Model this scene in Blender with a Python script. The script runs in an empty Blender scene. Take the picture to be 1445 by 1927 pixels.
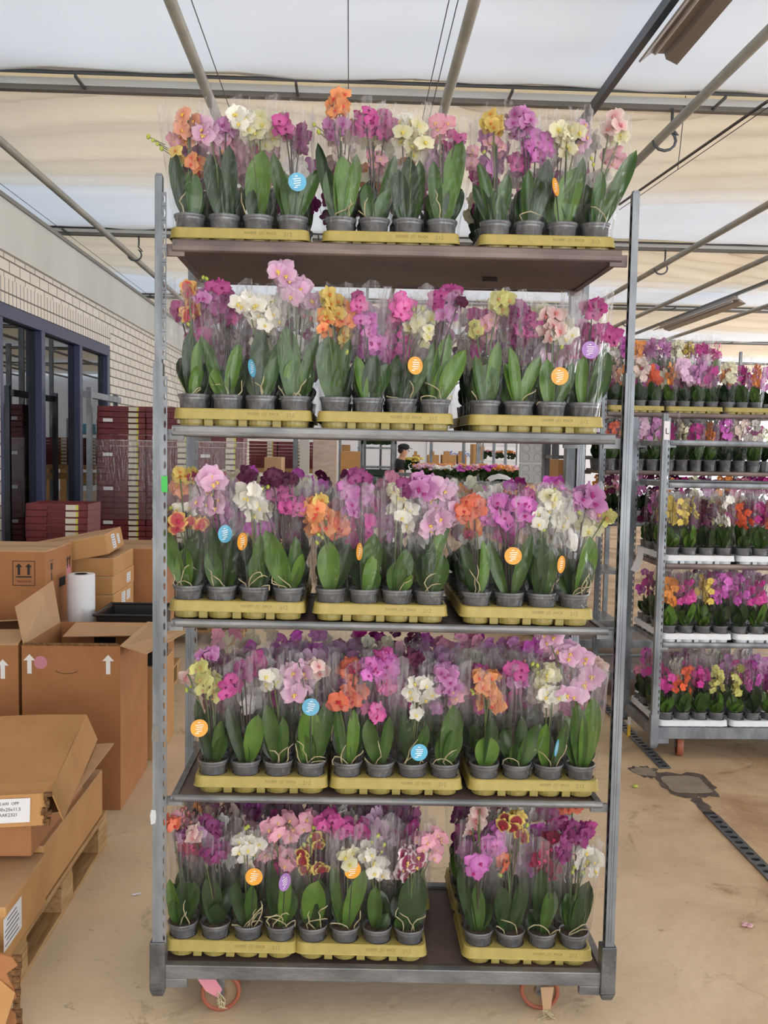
import bpy, bmesh, math, random
from mathutils import Vector, Matrix, noise

# ------------------------------------------------------------------ camera, world, exposure
F_PX = 1760.0; IW, IH = 1445, 1927
CAM_Z = 1.70
YAW, PITCH, ROLL = math.radians(2.2), math.radians(4.0), math.radians(1.05)
SC = bpy.context.scene
COL = SC.collection
fw = Vector((math.sin(YAW)*math.cos(PITCH), math.cos(YAW)*math.cos(PITCH), -math.sin(PITCH)))
r0 = Vector((math.cos(YAW), -math.sin(YAW), 0)); u0 = r0.cross(fw)
RT = r0*math.cos(ROLL) + u0*math.sin(ROLL)
UP = u0*math.cos(ROLL) - r0*math.sin(ROLL)
cd = bpy.data.cameras.new('camera'); cam = bpy.data.objects.new('camera', cd); COL.objects.link(cam)
mw = Matrix((RT, UP, -fw)).transposed().to_4x4(); mw.translation = Vector((0, 0, CAM_Z)); cam.matrix_world = mw
cd.sensor_fit = 'HORIZONTAL'; cd.sensor_width = 36.0; cd.lens = F_PX*36.0/IW
cd.clip_start = 0.05; cd.clip_end = 200
SC.camera = cam
SC.view_settings.view_transform = 'Standard'; SC.view_settings.look = 'None'
SC.view_settings.gamma = 1.0; SC.view_settings.use_curve_mapping = False
SC.view_settings.exposure = 0.0
SC.cycles.transparent_max_bounces = 40
SC.cycles.max_bounces = 7; SC.cycles.diffuse_bounces = 3; SC.cycles.glossy_bounces = 3
SC.cycles.transmission_bounces = 4
SC.cycles.caustics_reflective = False; SC.cycles.caustics_refractive = False
SC.cycles.sample_clamp_indirect = 4.0

w = bpy.data.worlds.new('sky'); SC.world = w; w.use_nodes = True
wn = w.node_tree.nodes; wl = w.node_tree.links
bg = wn['Background']
tc = wn.new('ShaderNodeTexCoord'); sx = wn.new('ShaderNodeSeparateXYZ'); cr = wn.new('ShaderNodeValToRGB')
wl.new(tc.outputs['Generated'], sx.inputs[0]); wl.new(sx.outputs['Z'], cr.inputs[0])
cr.color_ramp.elements[0].position = 0.0; cr.color_ramp.elements[0].color = (0.86, 0.88, 0.90, 1)
cr.color_ramp.elements[1].position = 0.6; cr.color_ramp.elements[1].color = (0.84, 0.92, 1.0, 1)
wl.new(cr.outputs[0], bg.inputs['Color']); bg.inputs['Strength'].default_value = 5.0

def at(px, py, Y):
    """world point that the photograph shows at pixel px,py when it stands at depth Y"""
    d = fw*F_PX + RT*(px - IW/2) - UP*(py - IH/2)
    p = d*(Y/d.y); return Vector((p.x, p.y, p.z + CAM_Z))
def atz(px, py, z):
    d = fw*F_PX + RT*(px - IW/2) - UP*(py - IH/2)
    p = d*((z - CAM_Z)/d.z); return Vector((p.x, p.y, z))

# ------------------------------------------------------------------ materials
def lin(c):
    return tuple((v/255/12.92 if v/255 <= .04045 else ((v/255+.055)/1.055)**2.4) for v in c) + (1.0,)
def ramp(nt, fac, stops):
    r = nt.nodes.new('ShaderNodeValToRGB'); e = r.color_ramp.elements
    while len(e) < len(stops): e.new(0.5)
    for i, (p, c) in enumerate(stops): e[i].position = p; e[i].color = lin(c) if len(c) == 3 else c
    nt.links.new(fac, r.inputs[0]); return r.outputs[0]
def newmat(name):
    m = bpy.data.materials.new(name); m.use_nodes = True
    return m, m.node_tree, m.node_tree.nodes['Principled BSDF']
def mat(name, c, rough=.6, metal=0, spec=.5, c2=None, scale=8, detail=4, lo=.35, hi=.65, bump=0, bscale=None, aniso=(1,1,1), extra=None):
    m, nt, b = newmat(name)
    b.inputs['Roughness'].default_value = rough; b.inputs['Metallic'].default_value = metal
    b.inputs['Specular IOR Level'].default_value = spec
    if c2 is None and not bump: b.inputs['Base Color'].default_value = lin(c); return m
    t = nt.nodes.new('ShaderNodeTexCoord'); mp = nt.nodes.new('ShaderNodeMapping')
    nt.links.new(t.outputs['Object'], mp.inputs[0]); mp.inputs['Scale'].default_value = aniso
    n = nt.nodes.new('ShaderNodeTexNoise'); n.inputs['Scale'].default_value = scale; n.inputs['Detail'].default_value = detail
    nt.links.new(mp.outputs[0], n.inputs['Vector'])
    if c2: nt.links.new(ramp(nt, n.outputs['Fac'], [(lo, c), (hi, c2)] + (extra or [])), b.inputs['Base Color'])
    else: b.inputs['Base Color'].default_value = lin(c)
    if bump:
        n2 = nt.nodes.new('ShaderNodeTexNoise'); n2.inputs['Scale'].default_value = bscale or scale*4; n2.inputs['Detail'].default_value = 3
        nt.links.new(mp.outputs[0], n2.inputs['Vector'])
        bp = nt.nodes.new('ShaderNodeBump'); bp.inputs['Strength'].default_value = bump; bp.inputs['Distance'].default_value = .01
        nt.links.new(n2.outputs['Fac'], bp.inputs['Height']); nt.links.new(bp.outputs[0], b.inputs['Normal'])
    return m
MT = {}
MT['galv'] = mat('galvanised_steel', (104,109,115), .45, .45, c2=(138,143,149), scale=14, aniso=(1,1,.35), bump=.15)
MT['galv_dark'] = mat('worn_galvanised_steel', (98,100,103), .45, .45, c2=(132,133,134), scale=16, aniso=(.5,1,1), bump=.2)
MT['socket'] = mat('dark_steel_socket', (84,86,90), .45, .5, c2=(112,112,114), scale=20, bump=.2)
MT['lip_brown'] = mat('rusty_shelf_lip', (92,80,78), .45, .35, c2=(128,112,106), scale=10, aniso=(.4,1,1))
MT['board'] = mat('shelf_board_brown', (84,70,66), .6, 0, c2=(112,94,86), scale=5)
MT['board_under'] = mat('shelf_underside', (92,84,84), .5, .2, c2=(110,98,94), scale=4)
MT['hole'] = mat('dark_opening', (22,20,20), .9)
MT['olive'] = mat('olive_tray_plastic', (164,147,78), .5, c2=(174,156,86), scale=30)
MT['olive_mark'] = mat('olive_embossing', (132,118,62), .5)
MT['white_tray'] = mat('white_tray_plastic', (212,214,218), .5, c2=(222,224,228), scale=20)
MT['pot'] = mat('grey_pot_plastic', (78,78,82), .25, spec=.6, c2=(112,113,118), scale=26, detail=5, lo=.3, hi=.62, extra=[(.78,(128,136,104))])
MT['bark'] = mat('bark_substrate', (58,42,32), .9, c2=(96,76,58), scale=90, bump=.8, bscale=160)
MT['leaf'] = mat('leaf_green', (36,64,20), .33, spec=.45, c2=(62,94,34), scale=18, lo=.3, hi=.7)
MT['leaf_b'] = mat('leaf_dark_green', (20,42,20), .34, spec=.4, c2=(38,64,28), scale=18)
MT['leaf_c'] = mat('leaf_fresh_green', (62,96,28), .36, spec=.45, c2=(88,122,42), scale=16)
MT['stem'] = mat('stem_green', (84,98,54), .5)
MT['stem_d'] = mat('stem_dark', (62,48,46), .5)
MT['stake'] = mat('dark_stake', (40,38,42), .5)
MT['root'] = mat('aerial_root', (186,178,142), .6, c2=(150,136,98), scale=60)
MT['bud_g'] = mat('bud_green', (168,180,76), .5)
MT['bud_r'] = mat('bud_rose', (150,96,96), .5)
MT['tag_o'] = mat('orange_tag', (232,160,48), .5); MT['tag_b'] = mat('blue_tag', (92,172,208), .5); MT['tag_v'] = mat('violet_tag', (164,118,190), .5)
MT['print'] = mat('white_print', (240,238,236), .6)
MT['paper'] = mat('white_paper', (228,228,232), .7)
MT['ink'] = mat('black_ink', (40,36,36), .7); MT['ink_g'] = mat('grey_ink', (96,98,108), .7)
MT['card'] = mat('cardboard', (186,138,86), .8, c2=(196,148,94), scale=5)
MT['card_d'] = mat('cardboard_inner', (190,150,112), .8, c2=(198,160,122), scale=5)
MT['card_e'] = mat('cardboard_reddish', (166,112,70), .8, c2=(176,122,78), scale=5)
MT['flute'] = mat('torn_cardboard_edge', (150,108,66), .9, c2=(104,72,44), scale=90, bump=.8)
MT['wood'] = mat('pallet_wood', (188,152,104), .75, c2=(160,120,76), scale=10, aniso=(6,.6,6))
MT['crate'] = mat('wine_red_crate', (104,34,40), .45, c2=(118,42,48), scale=20)
MT['crate_w'] = mat('crate_label_stripe', (214,208,190), .7)
MT['crate_y'] = mat('crate_yellow_stripe', (206,206,90), .7)
MT['navy'] = mat('navy_window_frame', (42,50,84), .4)
MT['fascia'] = mat('pale_concrete_fascia', (188,188,182), .75, c2=(200,200,194), scale=1.2, aniso=(1,1,.3))
MT['cap'] = mat('fascia_cap', (118,116,112), .6)
MT['pipe'] = mat('grey_heating_pipe', (140,138,130), .5, .2, c2=(158,154,144), scale=4)
MT['rail'] = mat('dark_rail', (88,92,98), .5, .4)
MT['alu'] = mat('aluminium_gutter', (206,214,226), .4, .15)
MT['wire'] = mat('wire', (60,60,64), .5)
MT['reflector'] = mat('lamp_reflector', (150,142,138), .45, .1)
MT['whitewall'] = mat('white_far_wall', (226,226,230), .7)
MT['skin'] = mat('skin', (206,152,124), .6); MT['black'] = mat('black_cloth', (30,30,36), .8)
MT['trouser'] = mat('grey_trousers', (150,150,154), .8); MT['hair'] = mat('hair', (40,28,24), .7)
MT['tyre'] = mat('orange_wheel_rubber', (150,84,60), .6); MT['hub'] = mat('tan_wheel_hub', (122,100,78), .6, c2=(140,116,90), scale=20)
MT['tape_g'] = mat('green_tape', (60,176,72), .5); MT['tape_w'] = mat('white_sticker_remains', (196,200,204), .6)
MT['tape_t'] = mat('tan_tape', (172,140,108), .6)
MT['yellow'] = mat('yellow_plastic', (224,180,40), .5); MT['blackp'] = mat('black_plastic', (28,28,30), .4)
MT['foam'] = mat('grey_white_foam', (200,204,208), .6); MT['foam_d'] = mat('foam_recess', (170,176,182), .6)
MT['blue_ink'] = mat('blue_ink', (64,104,190), .6)
MT['pink_st'] = mat('pink_sticker', (206,134,150), .6)

# radial two or three tone blossom materials (unit blossoms, object coordinates)
SPEC = {  # petal edge, petal centre, lip
 'white': ((240,237,230),(236,232,205),(232,206,96)), 'cream': ((232,228,196),(226,222,150),(222,200,90)),
 'blush': ((226,202,192),(220,150,160),(206,120,110)), 'pink': ((230,188,216),(224,150,200),(230,196,96)),
 'lilac': ((204,134,192),(186,90,168),(160,40,120)), 'rose': ((226,150,176),(232,180,190),(230,180,120)),
 'orchid': ((212,96,196),(228,130,208),(168,20,112)), 'hotpink': ((230,80,176),(240,130,196),(190,20,110)),
 'magenta': ((190,44,142),(208,80,160),(120,10,80)), 'purple': ((146,40,116),(160,70,136),(90,10,60)),
 'plum': ((92,24,66),(110,40,80),(60,10,40)), 'crimson': ((150,26,66),(120,14,50),(200,60,110)),
 'orange': ((240,156,76),(236,124,60),(220,64,60)), 'redorange': ((232,96,54),(238,130,70),(190,30,60)),
 'peach': ((240,172,136),(238,140,110),(226,180,70)), 'yellow': ((230,204,98),(222,180,70),(206,120,40)),
 'lime': ((216,214,130),(206,200,96),(206,150,110)), 'yellowred': ((228,206,84),(150,24,40),(170,30,50)),
 'redyellow': ((232,180,80),(196,50,50),(190,30,90)), 'burgundy': ((240,216,220),(150,20,84),(226,196,96)),
}
def petal_mat(name, a, b, hard=False):
    m, nt, bs = newmat('petal_' + name)
    t = nt.nodes.new('ShaderNodeTexCoord'); v = nt.nodes.new('ShaderNodeVectorMath'); v.operation = 'LENGTH'
    nt.links.new(t.outputs['Object'], v.inputs[0])
    st = [(.30, b), (.40, a)] if hard else [(.06, b), (.42, a)]
    nt.links.new(ramp(nt, v.outputs['Value'], st), bs.inputs['Base Color'])
    bs.inputs['Roughness'].default_value = .5; bs.inputs['Specular IOR Level'].default_value = .25
    oi = nt.nodes.new('ShaderNodeObjectInfo'); hs_ = nt.nodes.new('ShaderNodeHueSaturation'); vr = nt.nodes.new('ShaderNodeMapRange')
    vr.inputs['To Min'].default_value = .72; vr.inputs['To Max'].default_value = 1.12; nt.links.new(oi.outputs['Random'], vr.inputs['Value'])
    nt.links.new(vr.outputs[0], hs_.inputs['Value']); hs_.inputs['Saturation'].default_value = .88
    nt.links.new(bs.inputs['Base Color'].links[0].from_socket, hs_.inputs['Color']); nt.links.new(hs_.outputs[0], bs.inputs['Base Color'])
    bs.inputs['Subsurface Weight'].default_value = 0
    # petals let some daylight through
    tr = nt.nodes.new('ShaderNodeBsdfTranslucent'); mx = nt.nodes.new('ShaderNodeMixShader'); mx.inputs[0].default_value = .25
    nt.links.new(ramp(nt, v.outputs['Value'], st), tr.inputs['Color'])
    nt.links.new(bs.outputs[0], mx.inputs[1]); nt.links.new(tr.outputs[0], mx.inputs[2])
    nt.links.new(mx.outputs[0], nt.nodes['Material Output'].inputs['Surface'])
    return m
for k, (a, b, c) in SPEC.items():
    MT['p_'+k] = petal_mat(k, a, b, k in ('burgundy', 'yellowred', 'redyellow'))
    MT['l_'+k] = mat('lip_'+k, c, .5)

def film_mat(name, base, edge, haze, rough, bump, streak):
    m, nt, b = newmat(name); nt.nodes.remove(b)
    out = nt.nodes['Material Output']
    tr = nt.nodes.new('ShaderNodeBsdfTransparent'); tr.inputs[0].default_value = (.985,.985,.985,1)
    gl = nt.nodes.new('ShaderNodeBsdfGlossy'); gl.inputs['Roughness'].default_value = rough; gl.inputs['Color'].default_value = (1,1,1,1)
    df = nt.nodes.new('ShaderNodeBsdfDiffuse'); df.inputs['Color'].default_value = (.8,.8,.82,1)
    tl = nt.nodes.new('ShaderNodeBsdfTranslucent'); tl.inputs['Color'].default_value = (.8,.8,.82,1)
    t = nt.nodes.new('ShaderNodeTexCoord'); n = nt.nodes.new('ShaderNodeTexNoise'); n.inputs['Scale'].default_value = 14
    n.inputs['Detail'].default_value = 2; n.inputs['Distortion'].default_value = 1.2
    mp = nt.nodes.new('ShaderNodeMapping'); mp.inputs['Scale'].default_value = (2.2,2.2,.55)
    nt.links.new(t.outputs['Object'], mp.inputs[0]); nt.links.new(mp.outputs[0], n.inputs['Vector'])
    bp = nt.nodes.new('ShaderNodeBump'); bp.inputs['Strength'].default_value = bump; bp.inputs['Distance'].default_value = .02
    nt.links.new(n.outputs['Fac'], bp.inputs['Height']); nt.links.new(bp.outputs[0], gl.inputs['Normal'])
    lw = nt.nodes.new('ShaderNodeLayerWeight'); lw.inputs['Blend'].default_value = .35
    nt.links.new(bp.outputs[0], lw.inputs['Normal'])
    mr = nt.nodes.new('ShaderNodeMapRange'); mr.inputs['From Min'].default_value = 0; mr.inputs['From Max'].default_value = 1
    mr.inputs['To Min'].default_value = base; mr.inputs['To Max'].default_value = edge
    pw = nt.nodes.new('ShaderNodeMath'); pw.operation = 'POWER'; pw.inputs[1].default_value = 2.2
    nt.links.new(lw.outputs['Facing'], pw.inputs[0]); nt.links.new(pw.outputs[0], mr.inputs['Value'])
    m1 = nt.nodes.new('ShaderNodeMixShader'); nt.links.new(mr.outputs[0], m1.inputs[0])
    nt.links.new(tr.outputs[0], m1.inputs[1]); nt.links.new(gl.outputs[0], m1.inputs[2])
    m0 = nt.nodes.new('ShaderNodeMixShader'); m0.inputs[0].default_value = .5
    nt.links.new(df.outputs[0], m0.inputs[1]); nt.links.new(tl.outputs[0], m0.inputs[2])
    m2 = nt.nodes.new('ShaderNodeMixShader')
    hz = nt.nodes.new('ShaderNodeMapRange'); hz.inputs['To Min'].default_value = haze; hz.inputs['To Max'].default_value = haze*3.5
    nt.links.new(pw.outputs[0], hz.inputs['Value'])
    # light caught on the creases, painted as pale lines stronger towards the top
    n3 = nt.nodes.new('ShaderNodeTexNoise'); n3.inputs['Scale'].default_value = 26; n3.inputs['Detail'].default_value = 1; n3.inputs['Distortion'].default_value = .1
    mp3 = nt.nodes.new('ShaderNodeMapping'); mp3.inputs['Scale'].default_value = (1.5,1.5,.09)
    nt.links.new(t.outputs['Object'], mp3.inputs[0]); nt.links.new(mp3.outputs[0], n3.inputs['Vector'])
    rs = ramp(nt, n3.outputs['Fac'], [(.44,(.10,.10,.10,1)), (.53,(1,1,1,1)), (.60,(.10,.10,.10,1))])
    sz_ = nt.nodes.new('ShaderNodeSeparateXYZ'); nt.links.new(t.outputs['Object'], sz_.inputs[0])
    zr_ = nt.nodes.new('ShaderNodeMapRange'); zr_.inputs['From Min'].default_value = .20; zr_.inputs['From Max'].default_value = .37
    zr_.inputs['To Min'].default_value = .02*streak; zr_.inputs['To Max'].default_value = streak; nt.links.new(sz_.outputs['Z'], zr_.inputs['Value'])
    ma = nt.nodes.new('ShaderNodeMath'); ma.operation = 'MULTIPLY_ADD'; nt.links.new(rs, ma.inputs[0]); nt.links.new(zr_.outputs[0], ma.inputs[1]); nt.links.new(hz.outputs[0], ma.inputs[2])
    nt.links.new(ma.outputs[0], m2.inputs[0])
    nt.links.new(m1.outputs[0], m2.inputs[1]); nt.links.new(m0.outputs[0], m2.inputs[2])
    nt.links.new(m2.outputs[0], out.inputs['Surface'])
    return m
MT['film'] = film_mat('clear_sleeve_film', .012, .5, .004, .06, .7, .32)
MT['film_b'] = film_mat('clear_sleeve_film_rear', .010, .3, .006, .15, .5, .13)
MT['wrap'] = film_mat('stretch_wrap_film', .03, .3, .010, .2, .3, .05)

def glass_mat():
    m, nt, b = newmat('window_glass'); nt.nodes.remove(b)
    tr = nt.nodes.new('ShaderNodeBsdfTransparent'); tr.inputs[0].default_value = (.72,.76,.78,1)
    gl = nt.nodes.new('ShaderNodeBsdfGlossy'); gl.inputs['Roughness'].default_value = .0; gl.inputs['Color'].default_value = (.9,.93,.95,1)
    fr = nt.nodes.new('ShaderNodeFresnel'); fr.inputs['IOR'].default_value = 2.1
    mx = nt.nodes.new('ShaderNodeMixShader'); nt.links.new(fr.outputs[0], mx.inputs[0])
    nt.links.new(tr.outputs[0], mx.inputs[1]); nt.links.new(gl.outputs[0], mx.inputs[2])
    nt.links.new(mx.outputs[0], nt.nodes['Material Output'].inputs['Surface']); return m
MT['glass'] = glass_mat()

def cloth_mat():
    """shade cloth: stronger daylight painted white in outer half of each bay, beige where gathered"""
    m, nt, b = newmat('shade_cloth'); nt.nodes.remove(b)
    t = nt.nodes.new('ShaderNodeTexCoord'); s = nt.nodes.new('ShaderNodeSeparateXYZ'); nt.links.new(t.outputs['Object'], s.inputs[0])
    n = nt.nodes.new('ShaderNodeTexNoise'); n.inputs['Scale'].default_value = .7; n.inputs['Detail'].default_value = 5
    nt.links.new(t.outputs['Object'], n.inputs['Vector'])
    ad = nt.nodes.new('ShaderNodeMath'); ad.operation = 'MULTIPLY_ADD'; ad.inputs[1].default_value = .5; nt.links.new(n.outputs['Fac'], ad.inputs[0]); nt.links.new(s.outputs['Y'], ad.inputs[2])
    dv = nt.nodes.new('ShaderNodeMath'); dv.operation = 'DIVIDE'; dv.inputs[1].default_value = 4.3; nt.links.new(ad.outputs[0], dv.inputs[0])
    col = ramp(nt, dv.outputs[0], [(.0,(226,208,184)), (.42,(232,218,196)), (.60,(238,242,248)), (1.0,(238,243,250))])
    # ochre algae stains
    n2 = nt.nodes.new('ShaderNodeTexNoise'); n2.inputs['Scale'].default_value = .9; n2.inputs['Detail'].default_value = 8; n2.inputs['Roughness'].default_value = .7
    nt.links.new(t.outputs['Object'], n2.inputs['Vector'])
    st = ramp(nt, n2.outputs['Fac'], [(.70,(0,0,0)), (.78,(255,255,255))])
    mx = nt.nodes.new('ShaderNodeMix'); mx.data_type = 'RGBA'; nt.links.new(st, mx.inputs[0]); nt.links.new(col, mx.inputs[6]); mx.inputs[7].default_value = lin((212,200,130))
    d = nt.nodes.new('ShaderNodeBsdfDiffuse'); tl = nt.nodes.new('ShaderNodeBsdfTranslucent')
    nt.links.new(mx.outputs[2], d.inputs[0]); nt.links.new(mx.outputs[2], tl.inputs[0])
    ms = nt.nodes.new('ShaderNodeMixShader'); ms.inputs[0].default_value = .112
    nt.links.new(d.outputs[0], ms.inputs[1]); nt.links.new(tl.outputs[0], ms.inputs[2])
    nt.links.new(ms.outputs[0], nt.nodes['Material Output'].inputs['Surface']); return m
MT['cloth'] = cloth_mat()
def strip_mat():
    m, nt, b = newmat('pale_upper_strip'); b.inputs['Base Color'].default_value = lin((236,228,212)); b.inputs['Roughness'].default_value = .8
    tl = nt.nodes.new('ShaderNodeBsdfTranslucent'); tl.inputs[0].default_value = lin((240,230,212)); mx = nt.nodes.new('ShaderNodeMixShader'); mx.inputs[0].default_value = .30
    nt.links.new(b.outputs[0], mx.inputs[1]); nt.links.new(tl.outputs[0], mx.inputs[2]); nt.links.new(mx.outputs[0], nt.nodes['Material Output'].inputs['Surface']); return m
MT['strip'] = strip_mat()

def brick_mat(name, bw, bh, vertical=False):
    m, nt, b = newmat(name)
    t = nt.nodes.new('ShaderNodeTexCoord'); s = nt.nodes.new('ShaderNodeSeparateXYZ'); c = nt.nodes.new('ShaderNodeCombineXYZ')
    nt.links.new(t.outputs['Object'], s.inputs[0]); nt.links.new(s.outputs['Y'], c.inputs[0]); nt.links.new(s.outputs['Z'], c.inputs[1])
    br = nt.nodes.new('ShaderNodeTexBrick'); nt.links.new(c.outputs[0], br.inputs['Vector'])
    br.inputs['Scale'].default_value = 1; br.inputs['Brick Width'].default_value = bw; br.inputs['Row Height'].default_value = bh
    br.inputs['Mortar Size'].default_value = .006; br.inputs['Mortar Smooth'].default_value = .1
    br.inputs['Color1'].default_value = lin((214,206,196)); br.inputs['Color2'].default_value = lin((222,214,206)); br.inputs['Mortar'].default_value = lin((112,104,94))
    if vertical: br.offset = 0
    nt.links.new(br.outputs['Color'], b.inputs['Base Color']); b.inputs['Roughness'].default_value = .8
    bp = nt.nodes.new('ShaderNodeBump'); bp.invert = True; bp.inputs['Strength'].default_value = .6; bp.inputs['Distance'].default_value = .006
    nt.links.new(br.outputs['Fac'], bp.inputs['Height']); nt.links.new(bp.outputs[0], b.inputs['Normal']); return m
MT['brick'] = brick_mat('cream_brick', .21, .0835); MT['soldier'] = brick_mat('cream_soldier_course', .075, .30, True)

def floor_mat():
    m, nt, b = newmat('worn_concrete_floor')
    t = nt.nodes.new('ShaderNodeTexCoord'); s = nt.nodes.new('ShaderNodeSeparateXYZ'); nt.links.new(t.outputs['Object'], s.inputs[0])
    def nz(sc, d, r=.5, dist=0):
        n = nt.nodes.new('ShaderNodeTexNoise'); n.inputs['Scale'].default_value = sc; n.inputs['Detail'].default_value = d; n.inputs['Roughness'].default_value = r
        n.inputs['Distortion'].default_value = dist; nt.links.new(t.outputs['Object'], n.inputs['Vector']); return n.outputs['Fac']
    a = ramp(nt, nz(1.1, 6, .6), [(.3,(206,184,156)), (.5,(224,202,172)), (.72,(234,214,186))])
    bcol = ramp(nt, nz(1.6, 7, .65, .6), [(.32,(132,100,70)), (.47,(172,140,104)), (.62,(198,170,134))])
    # floor gets browner past the drain and around it
    mr = nt.nodes.new('ShaderNodeMapRange'); mr.inputs['From Min'].default_value = .6; mr.inputs['From Max'].default_value = 1.9
    nt.links.new(s.outputs['X'], mr.inputs['Value'])
    mx = nt.nodes.new('ShaderNodeMix'); mx.data_type = 'RGBA'; nt.links.new(mr.outputs[0], mx.inputs[0]); nt.links.new(a, mx.inputs[6]); nt.links.new(bcol, mx.inputs[7])
    sp = ramp(nt, nz(9, 6, .7), [(.28,(120,100,80)), (.36,(255,255,255))])
    m2 = nt.nodes.new('ShaderNodeMix'); m2.data_type = 'RGBA'; m2.blend_type = 'MULTIPLY'; m2.inputs[0].default_value = .75
    nt.links.new(mx.outputs[2], m2.inputs[6]); nt.links.new(sp, m2.inputs[7])
    sp2 = ramp(nt, nz(2.4, 9, .75, 1.5), [(.30,(140,118,96)), (.42,(255,255,255))])
    m3 = nt.nodes.new('ShaderNodeMix'); m3.data_type = 'RGBA'; m3.blend_type = 'MULTIPLY'; m3.inputs[0].default_value = .6
    nt.links.new(m2.outputs[2], m3.inputs[6]); nt.links.new(sp2, m3.inputs[7])
    nt.links.new(m3.outputs[2], b.inputs['Base Color']); b.inputs['Roughness'].default_value = .62
    bp = nt.nodes.new('ShaderNodeBump'); bp.inputs['Strength'].default_value = .25; bp.inputs['Distance'].default_value = .01
    nt.links.new(nz(30, 5), bp.inputs['Height']); nt.links.new(bp.outputs[0], b.inputs['Normal']); return m
MT['floor'] = floor_mat()

# ------------------------------------------------------------------ mesh helpers
class MB:
    def __init__(s): s.v = []; s.f = []; s.m = []; s.mi = 0
    def add(s, vs, fs):
        o = len(s.v); s.v += [tuple(p) for p in vs]
        for f in fs: s.f.append([i+o for i in f]); s.m.append(s.mi)
        return s
    def box(s, a, b, M=None):
        x0,y0,z0 = a; x1,y1,z1 = b
        vs = [Vector(p) for p in ((x0,y0,z0),(x1,y0,z0),(x1,y1,z0),(x0,y1,z0),(x0,y0,z1),(x1,y0,z1),(x1,y1,z1),(x0,y1,z1))]
        if M: vs = [M @ p for p in vs]
        return s.add(vs, [(0,3,2,1),(4,5,6,7),(0,1,5,4),(1,2,6,5),(2,3,7,6),(3,0,4,7)])
    def hexa(s, b4, t4):
        return s.add(list(b4)+list(t4), [(0,3,2,1),(4,5,6,7),(0,1,5,4),(1,2,6,5),(2,3,7,6),(3,0,4,7)])
    def panel(s, q, th):
        """sheet of thickness th through four (or more) corner points"""
        q = [Vector(p) for p in q]; n = (q[1]-q[0]).cross(q[-1]-q[0]).normalized()*th
        k = len(q); vs = q + [p+n for p in q]
        return s.add(vs, [tuple(range(k-1,-1,-1)), tuple(range(k,2*k))] + [(i,(i+1)%k,(i+1)%k+k,i+k) for i in range(k)])
    def tube(s, pts, r, n=6, cap=True):
        pts = [Vector(p) for p in pts]; R = r if isinstance(r, (list,tuple)) else [r]*len(pts)
        o = len(s.v); up = None
        for i, p in enumerate(pts):
            d = (pts[min(i+1,len(pts)-1)] - pts[max(i-1,0)])
            d = d.normalized() if d.length > 1e-9 else Vector((0,0,1))
            if up is None:
                up = Vector((0,0,1)) if abs(d.z) < .9 else Vector((1,0,0))
            a = d.cross(up); a = a.normalized() if a.length > 1e-6 else d.orthogonal().normalized()
            b = a.cross(d); up = b
            for k in range(n):
                t = 2*math.pi*k/n; s.v.append(tuple(p + a*math.cos(t)*R[i] + b*math.sin(t)*R[i]))
        for i in range(len(pts)-1):
            for k in range(n):
                k2 = (k+1) % n
                s.f.append([o+i*n+k, o+i*n+k2, o+(i+1)*n+k2, o+(i+1)*n+k]); s.m.append(s.mi)
        if cap:
            s.f.append([o+k for k in range(n-1,-1,-1)]); s.m.append(s.mi)
            e = o+(len(pts)-1)*n; s.f.append([e+k for k in range(n)]); s.m.append(s.mi)
        return s
    def lathe(s, prof, n=20, c=(0,0,0), M=None, close=True):
        o = len(s.v)
        for (r, z) in prof:
            for k in range(n):
                t = 2*math.pi*k/n; p = Vector((c[0]+r*math.cos(t), c[1]+r*math.sin(t), c[2]+z)); p = M @ p if M else p
                s.v.append(tuple(p))
        for i in range(len(prof)-1):
            for k in range(n):
                k2 = (k+1) % n; s.f.append([o+i*n+k, o+i*n+k2, o+(i+1)*n+k2, o+(i+1)*n+k]); s.m.append(s.mi)
        if close:
            s.f.append([o+k for k in range(n-1,-1,-1)]); s.m.append(s.mi)
            e = o+(len(prof)-1)*n; s.f.append([e+k for k in range(n)]); s.m.append(s.mi)
        return s
    def ball(s, c, r, sc=(1,1,1), n=8, m=6, M=None):
        o = len(s.v); c = Vector(c)
        for i in range(m+1):
            a = math.pi*i/m
            for k in range(n):
                t = 2*math.pi*k/n
                p = Vector((r*sc[0]*math.sin(a)*math.cos(t), r*sc[1]*math.sin(a)*math.sin(t), r*sc[2]*math.cos(a)))
                s.v.append(tuple(c + (M @ p if M else p)))
        for i in range(m):
            for k in range(n):
                k2 = (k+1) % n; s.f.append([o+i*n+k, o+(i+1)*n+k, o+(i+1)*n+k2, o+i*n+k2]); s.m.append(s.mi)
        return s
    def grid(s, fn, nu, nv):
        o = len(s.v)
        for i in range(nu+1):
            for j in range(nv+1): s.v.append(tuple(fn(i/nu, j/nv)))
        for i in range(nu):
            for j in range(nv):
                a = o+i*(nv+1)+j; s.f.append([a, a+nv+1, a+nv+2, a+1]); s.m.append(s.mi)
        return s
    def mesh(s, name, mats, smooth=False):
        me = bpy.data.meshes.new(name); me.from_pydata(s.v, [], s.f)
        for m in mats: me.materials.append(MT[m] if isinstance(m, str) else m)
        if len(mats) > 1: me.polygons.foreach_set('material_index', s.m)
        if smooth: me.polygons.foreach_set('use_smooth', [True]*len(s.f))
        me.update(); return me
    def obj(s, name, mats, parent=None, smooth=False, bev=0):
        if isinstance(mats, str): mats = [mats]
        o = link(name, s.mesh(name, mats, smooth), parent)
        if bev:
            b = o.modifiers.new('bevel', 'BEVEL'); b.width = bev; b.segments = 2; b.limit_method = 'ANGLE'
        return o
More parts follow.
